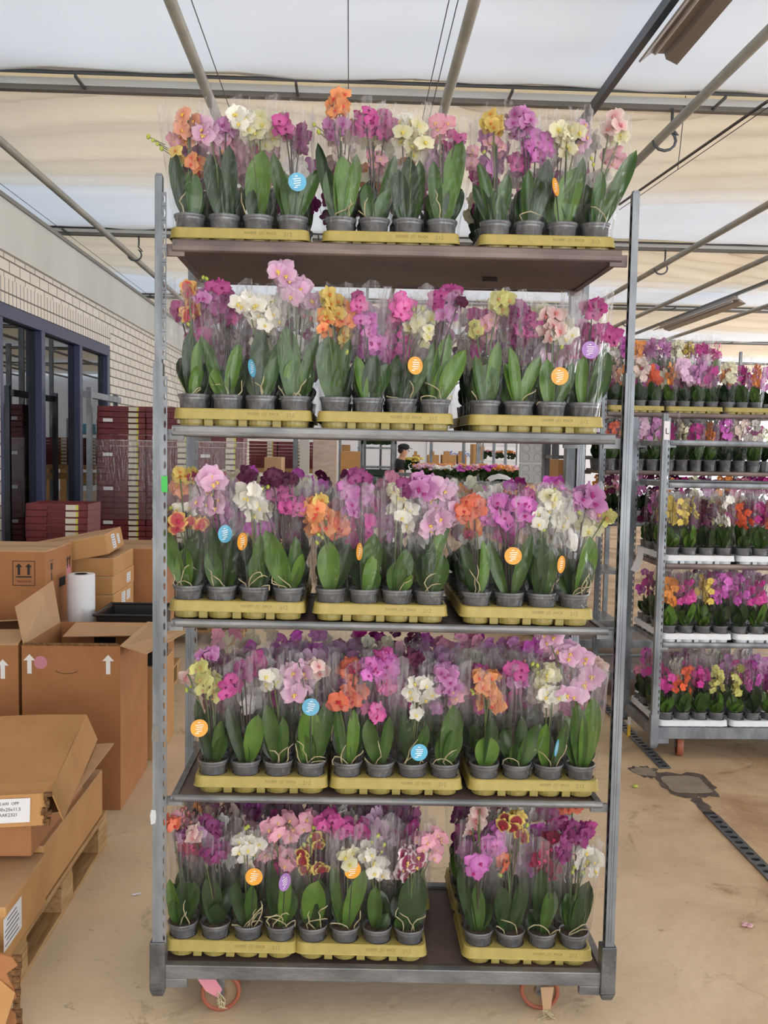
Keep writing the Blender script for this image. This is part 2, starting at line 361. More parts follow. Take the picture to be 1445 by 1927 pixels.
def link(name, data, parent=None, loc=None, rot=None, scale=None):
    o = bpy.data.objects.new(name, data); COL.objects.link(o)
    if parent: o.parent = parent
    if loc is not None: o.location = loc
    if rot is not None: o.rotation_euler = rot
    if scale is not None: o.scale = scale if isinstance(scale, (tuple,list)) else (scale,)*3
    return o
def tag(o, label, cat, group=None, kind=None):
    o['label'] = label; o['category'] = cat
    if group: o['group'] = group
    if kind: o['kind'] = kind
    return o
def thing(name, label, cat, loc=(0,0,0), rz=0, group=None):
    o = link(name, None, None, loc, (0,0,rz)); o.empty_display_size = .05
    return tag(o, label, cat, group)
def struct(o): o['kind'] = 'structure'; return o
def text_mesh(txt, size, ext=.0003, align='CENTER', shear=0):
    c = bpy.data.curves.new('t', 'FONT'); c.body = txt; c.size = size; c.extrude = ext; c.align_x = align; c.align_y = 'CENTER'; c.shear = shear
    c.resolution_u = 2
    o = bpy.data.objects.new('t', c); COL.objects.link(o)
    dg = bpy.context.evaluated_depsgraph_get(); me = bpy.data.meshes.new_from_object(o.evaluated_get(dg))
    bpy.data.objects.remove(o); bpy.data.curves.remove(c); return me
def text_obj(name, txt, size, m, parent, loc, rot, shear=0, align='CENTER'):
    me = text_mesh(txt, size, align=align, shear=shear); me.name = name; me.materials.clear(); me.materials.append(MT[m])
    return link(name, me, parent, loc, rot)
ORD = ['first','second','third','fourth','fifth','sixth','seventh','eighth','ninth','tenth','eleventh','twelfth']

# ------------------------------------------------------------------ the setting
WX = -2.35
b = MB(); b.grid(lambda u, v: (-14+28*u, -6+39*v, 0), 4, 4); struct(b.obj('floor', 'floor'))
BEAMS = [-6.45, -2.2, 2.05, 6.3, 10.58, 15.0, 19.4, 23.8, 28.2, 32.6]
for k in range(len(BEAMS)-1):
    y0, y1 = BEAMS[k], BEAMS[k+1]-.23; L = y1-y0
    def cl(u, v, L=L, k=k):
        x = -14+28*u; y = v*L
        g = max(0, 1-v*1.45)                       # gathered at the start of the bay
        q = noise.noise(Vector((x*.35, y*.5, k*3.1)))
        z = -.10*math.sin(math.pi*v)**1 + g*.055*math.sin(y*15+q*8+.9*math.sin(x*.9)) + g*.02*math.sin(y*37+q*15+x) + .012*math.sin(y*9+q*8) + .035*q
        if v > .98: z += .012*math.sin(x*6)*abs(math.sin(x*2.1))
        if v == 0: z = .0
        return (x, y, z)
    b = MB(); b.grid(cl, 150, 90 if 1 < k < 6 else 30)
    o = b.obj('ceiling', 'cloth', smooth=True); o.location = (0, y0, 4.0); struct(o)
for k, y in enumerate(BEAMS[1:-1]):
    b = MB(); b.box((-14, y-.03, 3.985), (14, y+.03, 4.03)); b.mi = 1; b.box((-14, y-.02, 3.955), (14, y+.035, 3.985))
    b.mi = 2; b.tube([(-14, y-.24, 3.985), (14, y-.24, 3.985)], .012, 6)
    for q in range(-8, 9):
        b.mi = 2; x = q*1.37+.4; b.box((x-.025, y-.24, 4.02), (x+.025, y-.20, 4.10)); b.box((x+.6-.008, y-.235, 3.96), (x+.6+.008, y-.02, 3.975))
    struct(b.obj('trim_%d' % (k+1), ['alu', 'cap', 'rail']))
    b = MB(); b.box((-14, y-.34, 4.13), (14, y+.03, 4.14)); b.box((-14, y+.02, 4.03), (14, y+.03, 4.13)); b.box((-14, y-.28, 4.0), (14, y-.275, 4.13)); struct(b.obj('ceiling', 'strip'))

b = MB()
b.box((WX-.25, -6, 0), (WX, 6.42, 2.961)); b.box((WX-.25, 9.33, 0), (WX, 32.5, 2.961))
b.box((WX-.25, 6.42, 0), (WX, 9.33, .35)); b.box((WX-.25, 6.42, 2.80), (WX, 9.33, 2.961))
b.mi = 1; b.box((WX-.25, 6.42, 2.627), (WX, 9.33, 2.80))
b.mi = 2; b.box((WX-.3, -6, 2.961), (WX+.03, 32.5, 3.30)); b.mi = 3; b.box((WX-.32, -6, 3.30), (WX+.045, 32.5, 3.33))
struct(b.obj('wall_left', ['brick', 'soldier', 'fascia', 'cap']))
b = MB(); b.box((-12, -6, 3.05), (WX-.25, 32, 3.1)); b.box((-6.1, -6, 0), (-6, 32, 3.05)); struct(b.obj('wall_inner', 'cap'))  # inner wall, with an unseen roof slab added to keep the room dark
b = MB(); b.box((-14, 32.5, 0), (14, 32.7, 4.3)); struct(b.obj('wall_back', 'whitewall'))

# window: navy frame with deep mullions, three panes
b = MB(); yy = [6.42, 7.32, 8.33, 9.33]; fx0, fx1 = WX-.055, WX-.005
b.box((fx0, 6.42, 2.53), (fx1, 9.33, 2.627)); b.box((fx0, 6.42, .35), (fx1, 9.33, .44))
b.box((fx0, 6.42, .44), (fx1, 6.50, 2.53)); b.box((fx0, 9.25, .44), (fx1, 9.33, 2.53))
for y in yy[1:3]: b.box((fx0, y-.035, .44), (fx1+.006, y+.045, 2.53))
wn_ = b.obj('window_1', 'navy', bev=.004); struct(wn_)
for a, c in ((6.50, 7.285), (7.365, 8.295), (8.375, 9.25)):
    g = MB(); g.box((WX-.060, a, .44), (WX-.052, c, 2.53)); o = g.obj('pane', 'glass', wn_)

# drain: strip with a row of oval openings, interrupted by a patched cover
def ring_cells(b, L, W, pitch, ow, ol, th):
    """strip along +Y in the xy plane, with an octagonal opening per pitch"""
    n = int(L/pitch)
    for i in range(n):
        y0 = i*pitch; c = y0+pitch/2
        out = [(-W/2, y0), (0, y0), (W/2, y0), (W/2, c), (W/2, y0+pitch), (0, y0+pitch), (-W/2, y0+pitch), (-W/2, c)]
        inn = []
        for q in range(8):
            t = math.radians(-135+45*q); inn.append((ow/2*math.cos(t)*1.15, c+ol/2*math.sin(t)*1.15))
        vs = [(x, y, 0) for x, y in out] + [(x, y, 0) for x, y in inn] + [(x, y, th) for x, y in out] + [(x, y, th) for x, y in inn]
        fs = []
        for q in range(8):
            r = (q+1) % 8
            fs += [(q, q+8, r+8, r), (q+16, r+16, r+24, q+24), (q+8, q+24, r+24, r+8), (q, r, r+16, q+16)]
        b.add(vs, fs)
    return b
for (y0, L) in ((4.86, 4.7), (2.2, 2.06)):
    b = MB(); ring_cells(b, L, .062, .056, .034, .030, .004)
    for v in range(len(b.v)): b.v[v] = (b.v[v][0]+1.725, b.v[v][1]+y0, b.v[v][2]+.003)
    b.mi = 1; b.box((1.696, y0, .0005), (1.754, y0+L, .0025))
    struct(b.obj('trim_drain', ['socket', 'hole']))
random.seed(5)
b = MB()
def blob(cx, cy, rx, ry, z, n=28, jag=.2, sq=.0):
    ps = []
    for i in range(n):
        t = 2*math.pi*i/n; m_ = max(abs(math.cos(t)), abs(math.sin(t))); k = (1/m_)*sq+(1-sq)
        k *= 1+random.uniform(-jag, jag); ps.append((cx+rx*k*math.cos(t), cy+ry*k*math.sin(t), z))
    return ps
b.mi = 0; p = blob(1.75, 4.62, .135, .17, .0015, jag=.12, sq=.9); b.add(p, [tuple(range(len(p)))])
p = blob(1.60, 4.80, .075, .09, .0013, jag=.28); b.add(p, [tuple(range(len(p)))])
p = blob(1.73, 4.36, .030, .17, .0012, jag=.25); b.add(p, [tuple(range(len(p)))])
b.mi = 1; p = blob(1.75, 4.62, .105, .125, .003, jag=.05, sq=.9); b.add(p, [tuple(range(len(p)))])
p = blob(1.595, 4.81, .058, .07, .002, jag=.2); b.add(p, [tuple(range(len(p)))])
MT['asph'] = mat('dark_sealant', (66, 58, 54), .7, c2=(96, 84, 74), scale=20)
MT['patch'] = mat('drain_cover', (128, 116, 104), .7, c2=(146, 134, 118), scale=12)
struct(b.obj('trim_drain_cover', ['asph', 'patch']))
# litter on the floor
tag(MB().ball((0,0,.008), .012, (1.3,1,.7)).obj('fallen_bud', 'bud_g'), 'small yellow green bud lying on the brown floor left of the drain cover', 'bud').location = atz(1195, 1482, 0)
b = MB()
for i in range(4): b.ball((.012*math.cos(i*1.7), .012*math.sin(i*1.7), .004), .012, (1, .8, .25))
tag(b.obj('fallen_petal', 'p_rose'), 'pink petals fallen on the bare floor at the lower right', 'petal').location = atz(1405, 1742, 0)
b = MB()
for i in range(3): b.ball((.008*i, .004*i, .004), .008, (1, .8, .3))
tag(b.obj('paper_scrap', 'paper'), 'tiny white paper scrap on the floor between pallet and trolley', 'scrap').location = atz(252, 1685, 0)

# pipes under the roof
def near_pipe(px, py, z, r, lab, y0=1.0, y1=31, name='heating_pipe', m='pipe'):
    p = atz(px, py, z); b = MB(); b.tube([(p.x, y0, z), (p.x, y1, z)], r, 12)
    return p.x, tag(b.obj(name, m, smooth=True), lab, 'pipe', )
PX = {}
for key, px, py, lab in (('a', 320, 0, 'grey ceiling pipe running above the left tray of the tallest trolley'),
                         ('b', 893, 0, 'grey ceiling pipe running above the middle of the tallest trolley'),
                         ('c', 1445, 60, 'thick grey ceiling pipe passing right of the trolley with a round hanger at its side'),
                         ('d', 0, 265, 'grey ceiling pipe descending at far left above the brick wall'),
                         ('e', 1445, 385, 'grey ceiling pipe at right, second to the right of the tall trolley'),
                         ('f', 1445, 485, 'grey ceiling pipe at right edge, just above the far flower trolleys'),
                         ('g', 1445, 575, 'lowest looking grey ceiling pipe at the far right edge')):
    PX[key] = near_pipe(px, py, 3.75, .030, lab)[0]
def hook(x, y, lab):
    b = MB(); pts = [(x+.09, y, 3.96), (x+.09, y, 3.86), (x+.085, y, 3.84), (x+.13, y, 3.79)]
    for i in range(9):
        t = math.radians(60-30*i); pts.append((x+.045+.075*math.cos(t)*1.0, y, 3.752+.065*math.sin(t)))
    b.tube(pts, .010, 6); tag(b.obj('pipe_hook', 'rail', smooth=True), lab, 'hook', 'pipe hooks under the roof beams')
for x, y, lab in ((PX['d'], 10.55, 'hook holding the left ceiling pipe at the beam beside the trolley top'),
                  (PX['c'], 6.27, 'round hook holding the thick right pipe at the nearest roof beam'),
                  (PX['d'], 6.27, 'hook at the left picture edge holding the left pipe'),
                  (PX['c'], 10.55, 'hook holding the thick right pipe at the second roof beam'),
                  (PX['e'], 10.55, 'hook holding the second right pipe at the second roof beam'),
                  (PX['c'], 14.97, 'small hook behind the trolley post at the third roof beam'),
                  (PX['e'], 14.97, 'small hook holding the second right pipe at the third roof beam'),
                  (PX['f'], 14.97, 'small hook holding the third right pipe at the third roof beam')):
    hook(x, y, lab)
# lamp rails and reflector battens
def lamp_batten(x, z, y0, y1, lab, w_=.10):
    t = thing('batten_lamp', lab, 'lamp', (x, y0, z))
    L = y1-y0; b = MB()
    prof = [(-w_, -.045), (-w_*.95, -.05), (-.035, .0), (.035, .0), (.045, -.03), (.05, -.03), (w_*1.05, -.055), (w_*1.05, -.05), (.04, .012), (-.04, .012), (-w_, -.040)]
    n = len(prof); vs = [(p[0], 0, p[1]) for p in prof] + [(p[0], L, p[1]) for p in prof]
    b.add(vs, [(i, (i+1) % n, (i+1) % n+n, i+n) for i in range(n)] + [tuple(range(n-1, -1, -1)), tuple(range(n, 2*n))])
    b.obj('reflector', 'reflector', t)
    b = MB(); b.box((-.025, 0, .012), (.025, L, .05)); b.obj('housing', 'reflector', t)
    b = MB(); b.tube([(-.03, .05, -.02), (-.03, L-.05, -.02)], .010, 8); b.obj('lamp_tube', 'paper', t, True)
p = atz(1204, 84, 3.86); rx = p.x
b = MB(); b.box((rx-.02, 1, 3.84), (rx+.02, 31, 3.90)); tag(b.obj('lamp_rail', 'rail'), 'dark steel rail running under the white ceiling carrying the nearest lamp', 'rail')
lamp_batten(rx+.085, 3.80, 3.2, atz(1215, 100, 3.8).y, 'long metal lamp reflector hanging under the ceiling at top right')
p = atz(1385, 562, 3.75); b = MB(); b.box((p.x-.02, 1, 3.79), (p.x+.02, 31, 3.83)); tag(b.obj('lamp_rail', 'rail'), 'thin steel rail above the far lamp at the right edge', 'rail')
lamp_batten(p.x, 3.74, p.y, p.y+3.0, 'long pale lamp reflector hanging above the far flower trolleys', .13)
# wires
def wire(pts, r, lab):
    b = MB(); b.tube(pts, r, 5); tag(b.obj('roof_wire', 'wire'), lab, 'wire')
wire([atz(1445, 190, 3.78), atz(1165, 385, 3.78)], .010, 'thick black cable slanting down behind the right trolley post')
wire([atz(1445, 202, 3.78), atz(1165, 395, 3.78)], .003, 'thin wire running just below the thick black cable')
for px, py, lab in ((360, 0, 'thin wire under the white ceiling right of the left pipe'), (655, 0, 'thin vertical looking wire at the top centre of the ceiling'),
                    (845, 0, 'thin wire under the ceiling just left of the middle pipe'), (0, 345, 'thin wire above the brick wall fascia'), (862, 0, 'second thin wire left of the middle pipe')):
    p = atz(px, py, 3.88); wire([(p.x, 1.5, 3.88), (p.x, 30, 3.88)], .003, lab)
p = atz(1290, 170, 3.98); wire([at(1290, 180, 6.28), at(1275, 320, 6.28)], .003, 'short hanging wire right of the round pipe hanger')

# ------------------------------------------------------------------ cartons, pallets, crates on the left
def pallet(x0, x1, y0, y1, lab):
    t = thing('wooden_pallet', lab, 'pallet', ((x0+x1)/2, (y0+y1)/2, 0)); w_ = (x1-x0)/2; l = (y1-y0)/2
    for i in range(7):
        x = -w_+.05+(2*w_-.10)*i/6; b = MB(); b.box((x-.05, -l, .125), (x+.05, l, .145)); b.obj('deck_board', 'wood', t, bev=.002)
    for y in (-l+.07, 0, l-.07):
        b = MB(); b.box((-w_, y-.06, .105), (w_, y+.06, .125)); b.obj('cross_board', 'wood', t)
        for x in (-w_+.05, 0, w_-.05):
            b = MB(); b.box((x-.05, y-.07, .02), (x+.05, y+.07, .105)); b.obj('block', 'wood', t)
    for x in (-w_+.05, 0, w_-.05):
        b = MB(); b.box((x-.05, -l, 0), (x+.05, l, .02)); b.obj('skid_board', 'wood', t)
    return t
def sticker(name, parent, c, ux, uy, w_, h_, m='paper', lines=0, texts=(), n=None):
    """flat label lying on a face: centre c, face axes ux, uy"""
    ux = Vector(ux).normalized(); uy = Vector(uy).normalized(); nn = ux.cross(uy); c = Vector(c)+nn*.0006
    b = MB(); q = [c-ux*w_/2-uy*h_/2, c+ux*w_/2-uy*h_/2, c+ux*w_/2+uy*h_/2, c-ux*w_/2+uy*h_/2]
    b.panel(q, .0006); s = b.obj(name, m, parent)
    R = Matrix((ux, uy, nn)).transposed().to_euler()
    if lines:
        b = MB()
        for i in range(lines):
            y = h_*(.36-.72*i/max(1, lines-1)); l = w_*random.uniform(.5, .85)/2; a = c+nn*.0008+uy*y-ux*w_*.05
            b.panel([a-ux*l-uy*h_*.022, a+ux*l-uy*h_*.022, a+ux*l+uy*h_*.022, a-ux*l+uy*h_*.022], .0002)
        b.obj('print', 'ink_g', s)
    for (txt, sz, dx, dy) in texts:
        text_obj('print', txt, sz, 'ink', s, c+nn*.0012+ux*dx+uy*dy, R)
    return s
def arrow(parent, c, ux, uy, h_, m='print', name='printed_arrow'):
    ux = Vector(ux).normalized(); uy = Vector(uy).normalized(); nn = ux.cross(uy); c = Vector(c)+nn*.0008
    b = MB(); P = [(-.11,-.5),(.11,-.5),(.11,.18),(.3,.18),(0,.5),(-.3,.18),(-.11,.18)]
    b.add([c+ux*x*h_+uy*y*h_ for x, y in P], [tuple(range(7))]); return b.obj(name, m, parent)
def carton(name, lab, x0, x1, y0, y1, z0, z1, m='card', cat='carton', tape=True, rot=(0,0,0), group=None):
    cx, cy = (x0+x1)/2, (y0+y1)/2; t = thing(name, lab, cat, (cx, cy, z0), 0, group); t.rotation_euler = rot
    w_, l, h_ = (x1-x0)/2, (y1-y0)/2, z1-z0
    b = MB(); b.box((-w_, -l, 0), (w_, l, h_)); b.obj('body', m, t, bev=.006)
    for s in (-1, 1):
        b = MB(); b.box((-w_+.002, (.0015 if s > 0 else -l+.001), h_-.002), (w_-.002, (l-.001 if s > 0 else -.0015), h_+.003)); b.obj('top_flap', 'card_d', t)
    if tape: b = MB(); b.box((-w_-.001, -.03, h_+.0032), (w_+.001, .03, h_+.0036)); b.obj('packing_tape', 'tape_t', t)
    return t, w_, l, h_
X, Yv, Z = (1,0,0), (0,1,0), (0,0,1)
pallet(-1.85, -1.0, 2.78, 3.90, 'wooden pallet under flattened cartons at lower left')
pallet(-2.25, -1.2, 5.45, 6.75, 'wooden pallet behind the open carton, seen between the trolley posts')
pallet(-2.2, -.87, 7.85, 8.55, 'wooden pallet under the tall wine red crate stacks')
# foreground: near carton with a label on its side, long carton behind it
t, w_, l, h_ = carton('flat_carton', 'flat carton with a shipping label on its side, nearest on the pallet', -1.72, -.995, 2.72, 3.09, .147, .315, tape=False)
sticker('shipping_label', t, (w_, -.13, h_*.55), Yv, Z, .15, .10, lines=6)
t, w_, l, h_ = carton('flat_carton', 'long flat carton on the pallet behind the labelled one', -1.75, -1.005, 3.10, 3.85, .147, .335, tape=False)
t, w_, l, h_ = carton('flat_carton', 'dark carton tray squeezed below the crumpled lid', -1.75, -1.02, 3.02, 3.62, .337, .462, m='card_e', tape=False)
b = MB(); b.panel([(w_, l+.18, h_), (w_+.075, l+.18, h_+.005), (w_+.085, -l+.05, h_+.01), (w_-.01, -l+.02, h_)], .004); b.obj('side_flap', 'card_d', t)
# crumpled lid with printed label
t = thing('crumpled_carton', 'crumpled carton with a white printed label on its front, topmost on the pallet', 'carton', (-.945, 2.99, .464)); t.rotation_euler = (0, 0, math.radians(8))
b = MB()
def lid(u, v):
    x = -.95+.95*u; y = .84*v
    return (x, y, .115+.006*math.sin(x*7)*math.sin(y*5)-.012*(v < .04)*1 - .012*(1-v)**6)
b.grid(lid, 12, 10)
b.panel([(0, 0, .108), (0, .84, .115), (.045, .83, .012), (.035, .02, .0)], .004)
b.panel([(-.95, -.002, .10), (-.012, -.002, .10), (-.02, -.025, .004), (-.95, -.03, .0)], .004)
b.obj('lid_panel', 'card', t)
b = MB(); random.seed(3)
for i in range(9): b.box((-.02+random.uniform(-.008,.006), -.024, .012*i), (.0+random.uniform(-.012,.008), -.008, .012*i+.011))
b.obj('torn_edge', 'flute', t)
sticker('shipping_label', t, (-.172, -.0165, .053), X, (0, .18, 1), .22, .075, texts=(('2.600  OPP', .013, .046, .022), ('40x25x11.5', .0145, .048, .004), ('LAAK2321', .0145, .040, -.013), ('www.verpakking.nl   11/01/2024', .009, .04, -.029))[:3])
# torn carton at the lower left corner
t = thing('torn_carton', 'torn open carton corner at the bottom left of the picture', 'carton', (-.93, 2.60, 0))
b = MB(); pts = [(-.6, 0, 0), (-.02, 0, 0)]
for i in range(10): pts.append((random.uniform(-.02, .018), 0, .024*i+.02))
pts += [(-.05, 0, .25), (-.6, 0, .28)]
b.panel(pts, .006); b.obj('front_panel', 'card_e', t)
b = MB(); b.panel([(-.6, -.004, .19), (-.05, -.004, .18), (.01, -.02, .14), (.0, -.12, .05), (-.6, -.14, .06)], .005); b.obj('bent_flap', 'card', t)
b = MB()
for i in range(12): b.box((random.uniform(-.012, 0), -.004, .020*i), (.014+random.uniform(0,.008), .006, .020*i+.018))
b.obj('torn_edge', 'flute', t)

# big open carton
def open_carton(lab, x0, x1, y0, y1, z1, arrows=True):
    cx, cy = (x0+x1)/2, (y0+y1)/2; t = thing('open_carton', lab, 'carton', (cx, cy, 0)); w_, l = (x1-x0)/2, (y1-y0)/2; T = .006
    b = MB(); b.box((-w_, -l, 0), (w_, l, T)); b.box((-w_, -l, T), (w_, -l+T, z1)); b.box((-w_, l-T, T), (w_, l, z1)); b.box((-w_, -l+T, T), (-w_+T, l-T, z1)); b.box((w_-T, -l+T, T), (w_, l-T, z1))
    b.obj('body', 'card_e', t)
    if arrows:
        for sx_ in (-w_+.035, w_-.055): arrow(t, (sx_, -l, z1-.085), X, Z, .09)
    return t, w_, l
t, w_, l = open_carton('large open carton with raised flaps and two white arrows beside the trolley', -1.475, -1.03, 4.26, 4.84, .768)
b = MB(); b.panel([(-w_, -l+.02, .765), (-w_, l-.02, .765), (-w_-.03, l-.04, .985), (-w_-.05, -l+.06, .935)], .005); b.obj('raised_flap', 'card_d', t)
b = MB(); b.panel([(-w_+.08, l, .768), (w_+.01, l, .768), (w_-.02, l-.17, .735), (-w_+.06, l-.17, .725)], .005); b.obj('rear_flap', 'card_d', t)
b = MB(); b.panel([(w_, l, .768), (w_, -l, .768), (w_+.12, -l-.02, .735), (w_+.26, l-.08, .76)], .005); b.obj('side_flap', 'card_d', t)
b = MB(); b.panel([(-w_+.0, -l, .768), (w_, -l, .768), (w_-.01, -l+.01, .778), (-w_+.01, -l+.01, .778)], .003); b.obj('front_flap_fold', 'flute', t)
b = MB(); b.tube([(-.02+.055*math.cos(a)*.9-.0, -l-.001, .655-.016*math.sin(a)) for a in [math.pi*i/8 for i in range(9)]], .0018, 5); b.obj('hand_hole_crease', 'flute', t)
b = MB(); b.box((-.05, l-.0075, .66), (.06, l-.0065, .69)); b.obj('hand_hole', 'hole', t)
b = MB(); n_ = 20; b.add([(-w_+.085+.03*math.cos(2*math.pi*i/n_), -l-.0008, .69+.03*math.sin(2*math.pi*i/n_)) for i in range(n_)], [tuple(range(n_))]); b.obj('round_sticker', 'pink_st', t)
t, w_, l = open_carton('tall carton with a white arrow at the left picture edge', -1.96, -1.49, 4.26, 4.84, .768, False)
arrow(t, (w_-.07, -l, .768-.11), X, Z, .09)
b = MB(); b.panel([(-w_, -l, .768), (w_, -l, .768), (w_-.02, -.1, .80), (-w_, -.06, .785)], .005); b.obj('top_flap', 'card_d', t)
b = MB(); b.panel([(-w_, l, .768), (w_, l, .768), (w_-.05, .02, .83), (-w_, .0, .81)], .005); b.obj('top_flap', 'card_d', t)
# carton with printed handling symbols
t, w_, l, h_ = carton('tall_carton', 'large closed carton printed with two black up arrows in a square', -2.16, -1.573, 4.92, 5.38, 0, 1.12, m='card_e')
cx, cz = w_-.115, h_-.115; F_ = -l-.001
b = MB()
for (a0, a1) in (((-.058,-.065),(.058,-.062)), ((-.058,.062),(.058,.065)), ((-.058,-.065),(-.055,.065)), ((.055,-.065),(.058,.065)), ((-.04,-.022),(.04,-.015))):
    b.box((cx+a0[0], F_-.0006, cz+a0[1]), (cx+a1[0], F_, cz+a1[1]))
b.obj('printed_symbol', 'ink', t)
for s in (-.025, .025): arrow(t, (cx+s, F_, cz+.022), X, Z, .06, 'ink')
text_obj('printed_words', 'THIS SIDE UP', .013, 'ink', t, (cx, F_-.001, cz-.043), (math.pi/2, 0, 0))
b = MB(); b.box((w_, -.01, h_-.22), (w_+.0008, .10, h_-.17)); b.obj('hand_hole', 'hole', t)
b = MB()
for (a0, a1) in (((-.03,-.06),(.03,-.057)), ((-.03,.057),(.03,.06))): b.box((w_, -l+.09+a0[0], cz+a0[1]), (w_+.0008, -l+.09+a1[0], cz+a1[1]))
b.box((w_, -l+.082, cz-.045), (w_+.0008, -l+.098, cz-.01)); b.box((w_, -l+.088, cz-.01), (w_+.0008, -l+.092, cz+.01)); b.box((w_, -l+.075, cz+.01), (w_+.0008, -l+.105, cz+.045))
b.obj('printed_symbol', 'ink', t)
for s in (-.02, .02): arrow(t, (w_+.0005, l-.07+s, cz+.015), Yv, Z, .07, 'ink')
b = MB(); b.box((w_, l-.11, h_-.2), (w_+.001, l-.03, h_-.12)); b.obj('square_sticker', 'pink_st', t)
# base carton, paper roll and black tub
carton('base_carton', 'carton under the white paper roll, hidden behind the open carton', -1.56, -1.0, 4.95, 5.42, 0, .5)
t = thing('paper_roll', 'white paper roll standing upright behind the open carton', 'roll', (-1.455, 5.14, .505))
b = MB(); b.lathe([(.034, 0), (.072, 0), (.074, .004), (.074, .465), (.072, .47), (.034, .47), (.034, 0)], 32, close=False); b.obj('roll_body', 'paper', t, True)
b = MB(); b.lathe([(.030, .001), (.034, .001), (.034, .472), (.030, .472), (.030, .001)], 24, close=False); b.obj('core', 'hole', t, True)
b = MB(); b.box((.02, -.0745, .25), (.04, -.0715, .29)); b.obj('small_print', 'paper', t)
t = thing('plastic_tub', 'black plastic tub beside the paper roll behind the open carton', 'tub', (-1.17, 5.15, .505))
b = MB(); ps = [(-.16,-.18),(.17,-.18),(.17,.18),(-.16,.18)]
for i in range(4):
    a, c = ps[i], ps[(i+1) % 4]; b.add([(a[0]*.9,a[1]*.9,0),(c[0]*.9,c[1]*.9,0),(c[0],c[1],.27),(a[0],a[1],.27),(a[0]*.86,a[1]*.86,.01),(c[0]*.86,c[1]*.86,.01),(c[0]*.95,c[1]*.95,.27),(a[0]*.95,a[1]*.95,.27)], [(0,1,2,3),(5,4,7,6),(3,2,6,7)])
b.add([(-.144,-.162,0),(.153,-.162,0),(.153,.162,0),(-.144,.162,0)], [(0,1,2,3)]); b.obj('tub_body', 'blackp', t)
b = MB(); b.tube([(-.17,-.19,.275),(.18,-.19,.275),(.18,.19,.275),(-.17,.19,.275),(-.17,-.19,.275)], .008, 6); b.obj('rim', 'blackp', t)
# stack of flat boxes with labels
hs = .1088
for i in range(8):
    t, w_, l, h_ = carton('flat_box', '%s flat labelled box from the bottom of the stack behind the paper roll' % ORD[i], -1.70, -1.375, 5.5, 6.06, .147+i*hs, .147+(i+1)*hs-.003, tape=False, rot=(0,0,math.radians(random.uniform(-1.5,1.5))), group='flat boxes stacked behind the open carton')
    if i in (4, 5, 6): sticker('box_label', t, (w_, .12, h_*.5), Yv, Z, .10, .06, lines=4)
    if i in (4, 5): sticker('box_label', t, (w_, -.02, h_*.5), Yv, Z, .10, .075, lines=5)
t, w_, l, h_ = carton('flat_box', 'flat taped box lying tilted on top of the box stack', -1.98, -1.40, 5.45, 5.98, 1.045, 1.16, rot=(0, math.radians(-11), math.radians(4)))
t.location.z -= .055
sticker('box_label', t, (w_, -.05, h_*.5), Yv, Z, .11, .085, lines=5); sticker('box_label', t, (w_, .11, h_*.5), Yv, Z, .08, .06, lines=4)
carton('tall_carton', 'tall plain carton between the box stack and the trolley post', -1.62, -1.24, 6.2, 6.72, .147, 1.0, m='card_e')
carton('tall_carton', 'carton carrying the low stack of wine red crates', -2.12, -1.68, 6.1, 6.7, .147, .84)

# wine red crates
def crate_proto(w_, l, h_, lab):
    t = thing('plastic_crate', lab, 'crate'); b = MB(); W_, L = w_/2, l/2
    b.box((-W_, -L, 0), (W_, L, .006)); th = .006
    z1 = h_-.004
    for s in (-1, 1):
        b.box((s*W_-(th if s > 0 else 0), -L, 0), (s*W_+(th if s < 0 else 0), L, z1))
    b.box((-W_, -L, 0), (-W_+w_*.34, -L+th, z1)); b.box((-W_+w_*.62, -L, 0), (W_, -L+th, z1)); b.box((-W_+w_*.34, -L+.012, 0), (-W_+w_*.62, -L+.018, z1))
    b.box((-W_+w_*.34, -L, z1-.012), (-W_+w_*.62, -L+.012, z1))
    b.box((-W_, L-th, 0), (W_, L, z1))
    for i in range(1, 4): x = -W_+w_*i/4; b.box((x-.004, -L, z1-.02), (x+.004, L, z1-.006))
    for i in range(1, 4): y = -L+l*i/4; b.box((-W_, y-.004, z1-.02), (W_, y+.004, z1-.006))
    b.obj('crate_body', 'crate', t)
    b = MB(); b.box((-W_+w_*.645, -L-.001, .004), (-W_+w_*.81, -L+.001, z1-.006)); b.obj('card_label', 'crate_w', t)
    b = MB(); b.box((-W_+w_*.81, -L-.001, .004), (-W_+w_*.85, -L+.001, z1-.006)); b.obj('yellow_label', 'crate_y', t)
    return t
def copy_tree(o, loc=None, rz=None, label=None, group=None, parent=None):
    c = o.copy(); COL.objects.link(c); c.parent = parent
    for ch in o.children: copy_tree(ch, parent=c)
    if loc is not None: c.location = loc
    if rz is not None: c.rotation_euler = (0, 0, rz)
    if label: c['label'] = label
    if group: c['group'] = group
    return c
cp = crate_proto(.40, .32, .0475, 'wine red crate'); used = False
names = ('left', 'middle', 'right')
ci = 0
for s in range(3):
    for k in range(39):
        loc = (-2.10+.404*(s+.5)+random.uniform(-.003,.003), 8.06+random.uniform(-.004,.004), .147+k*.0475)
        lab = 'wine red slotted crate, number %d from the top of the %s tall wrapped stack' % (39-k, names[s])
        if not used: cp.location = loc; cp['label'] = lab; cp['group'] = 'wine red crates in the tall stacks'; used = True; o = cp
        else: o = copy_tree(cp, loc, 0, lab, 'wine red crates in the tall stacks')
        if (k*7+s*3) % 6 == 0 and k > 14:
            b = MB(); b.box((-.15+.02*(k % 3), -.1616, .008), (-.07+.02*(k % 3), -.1604, .036)); b.obj('paper_label', 'paper', o)
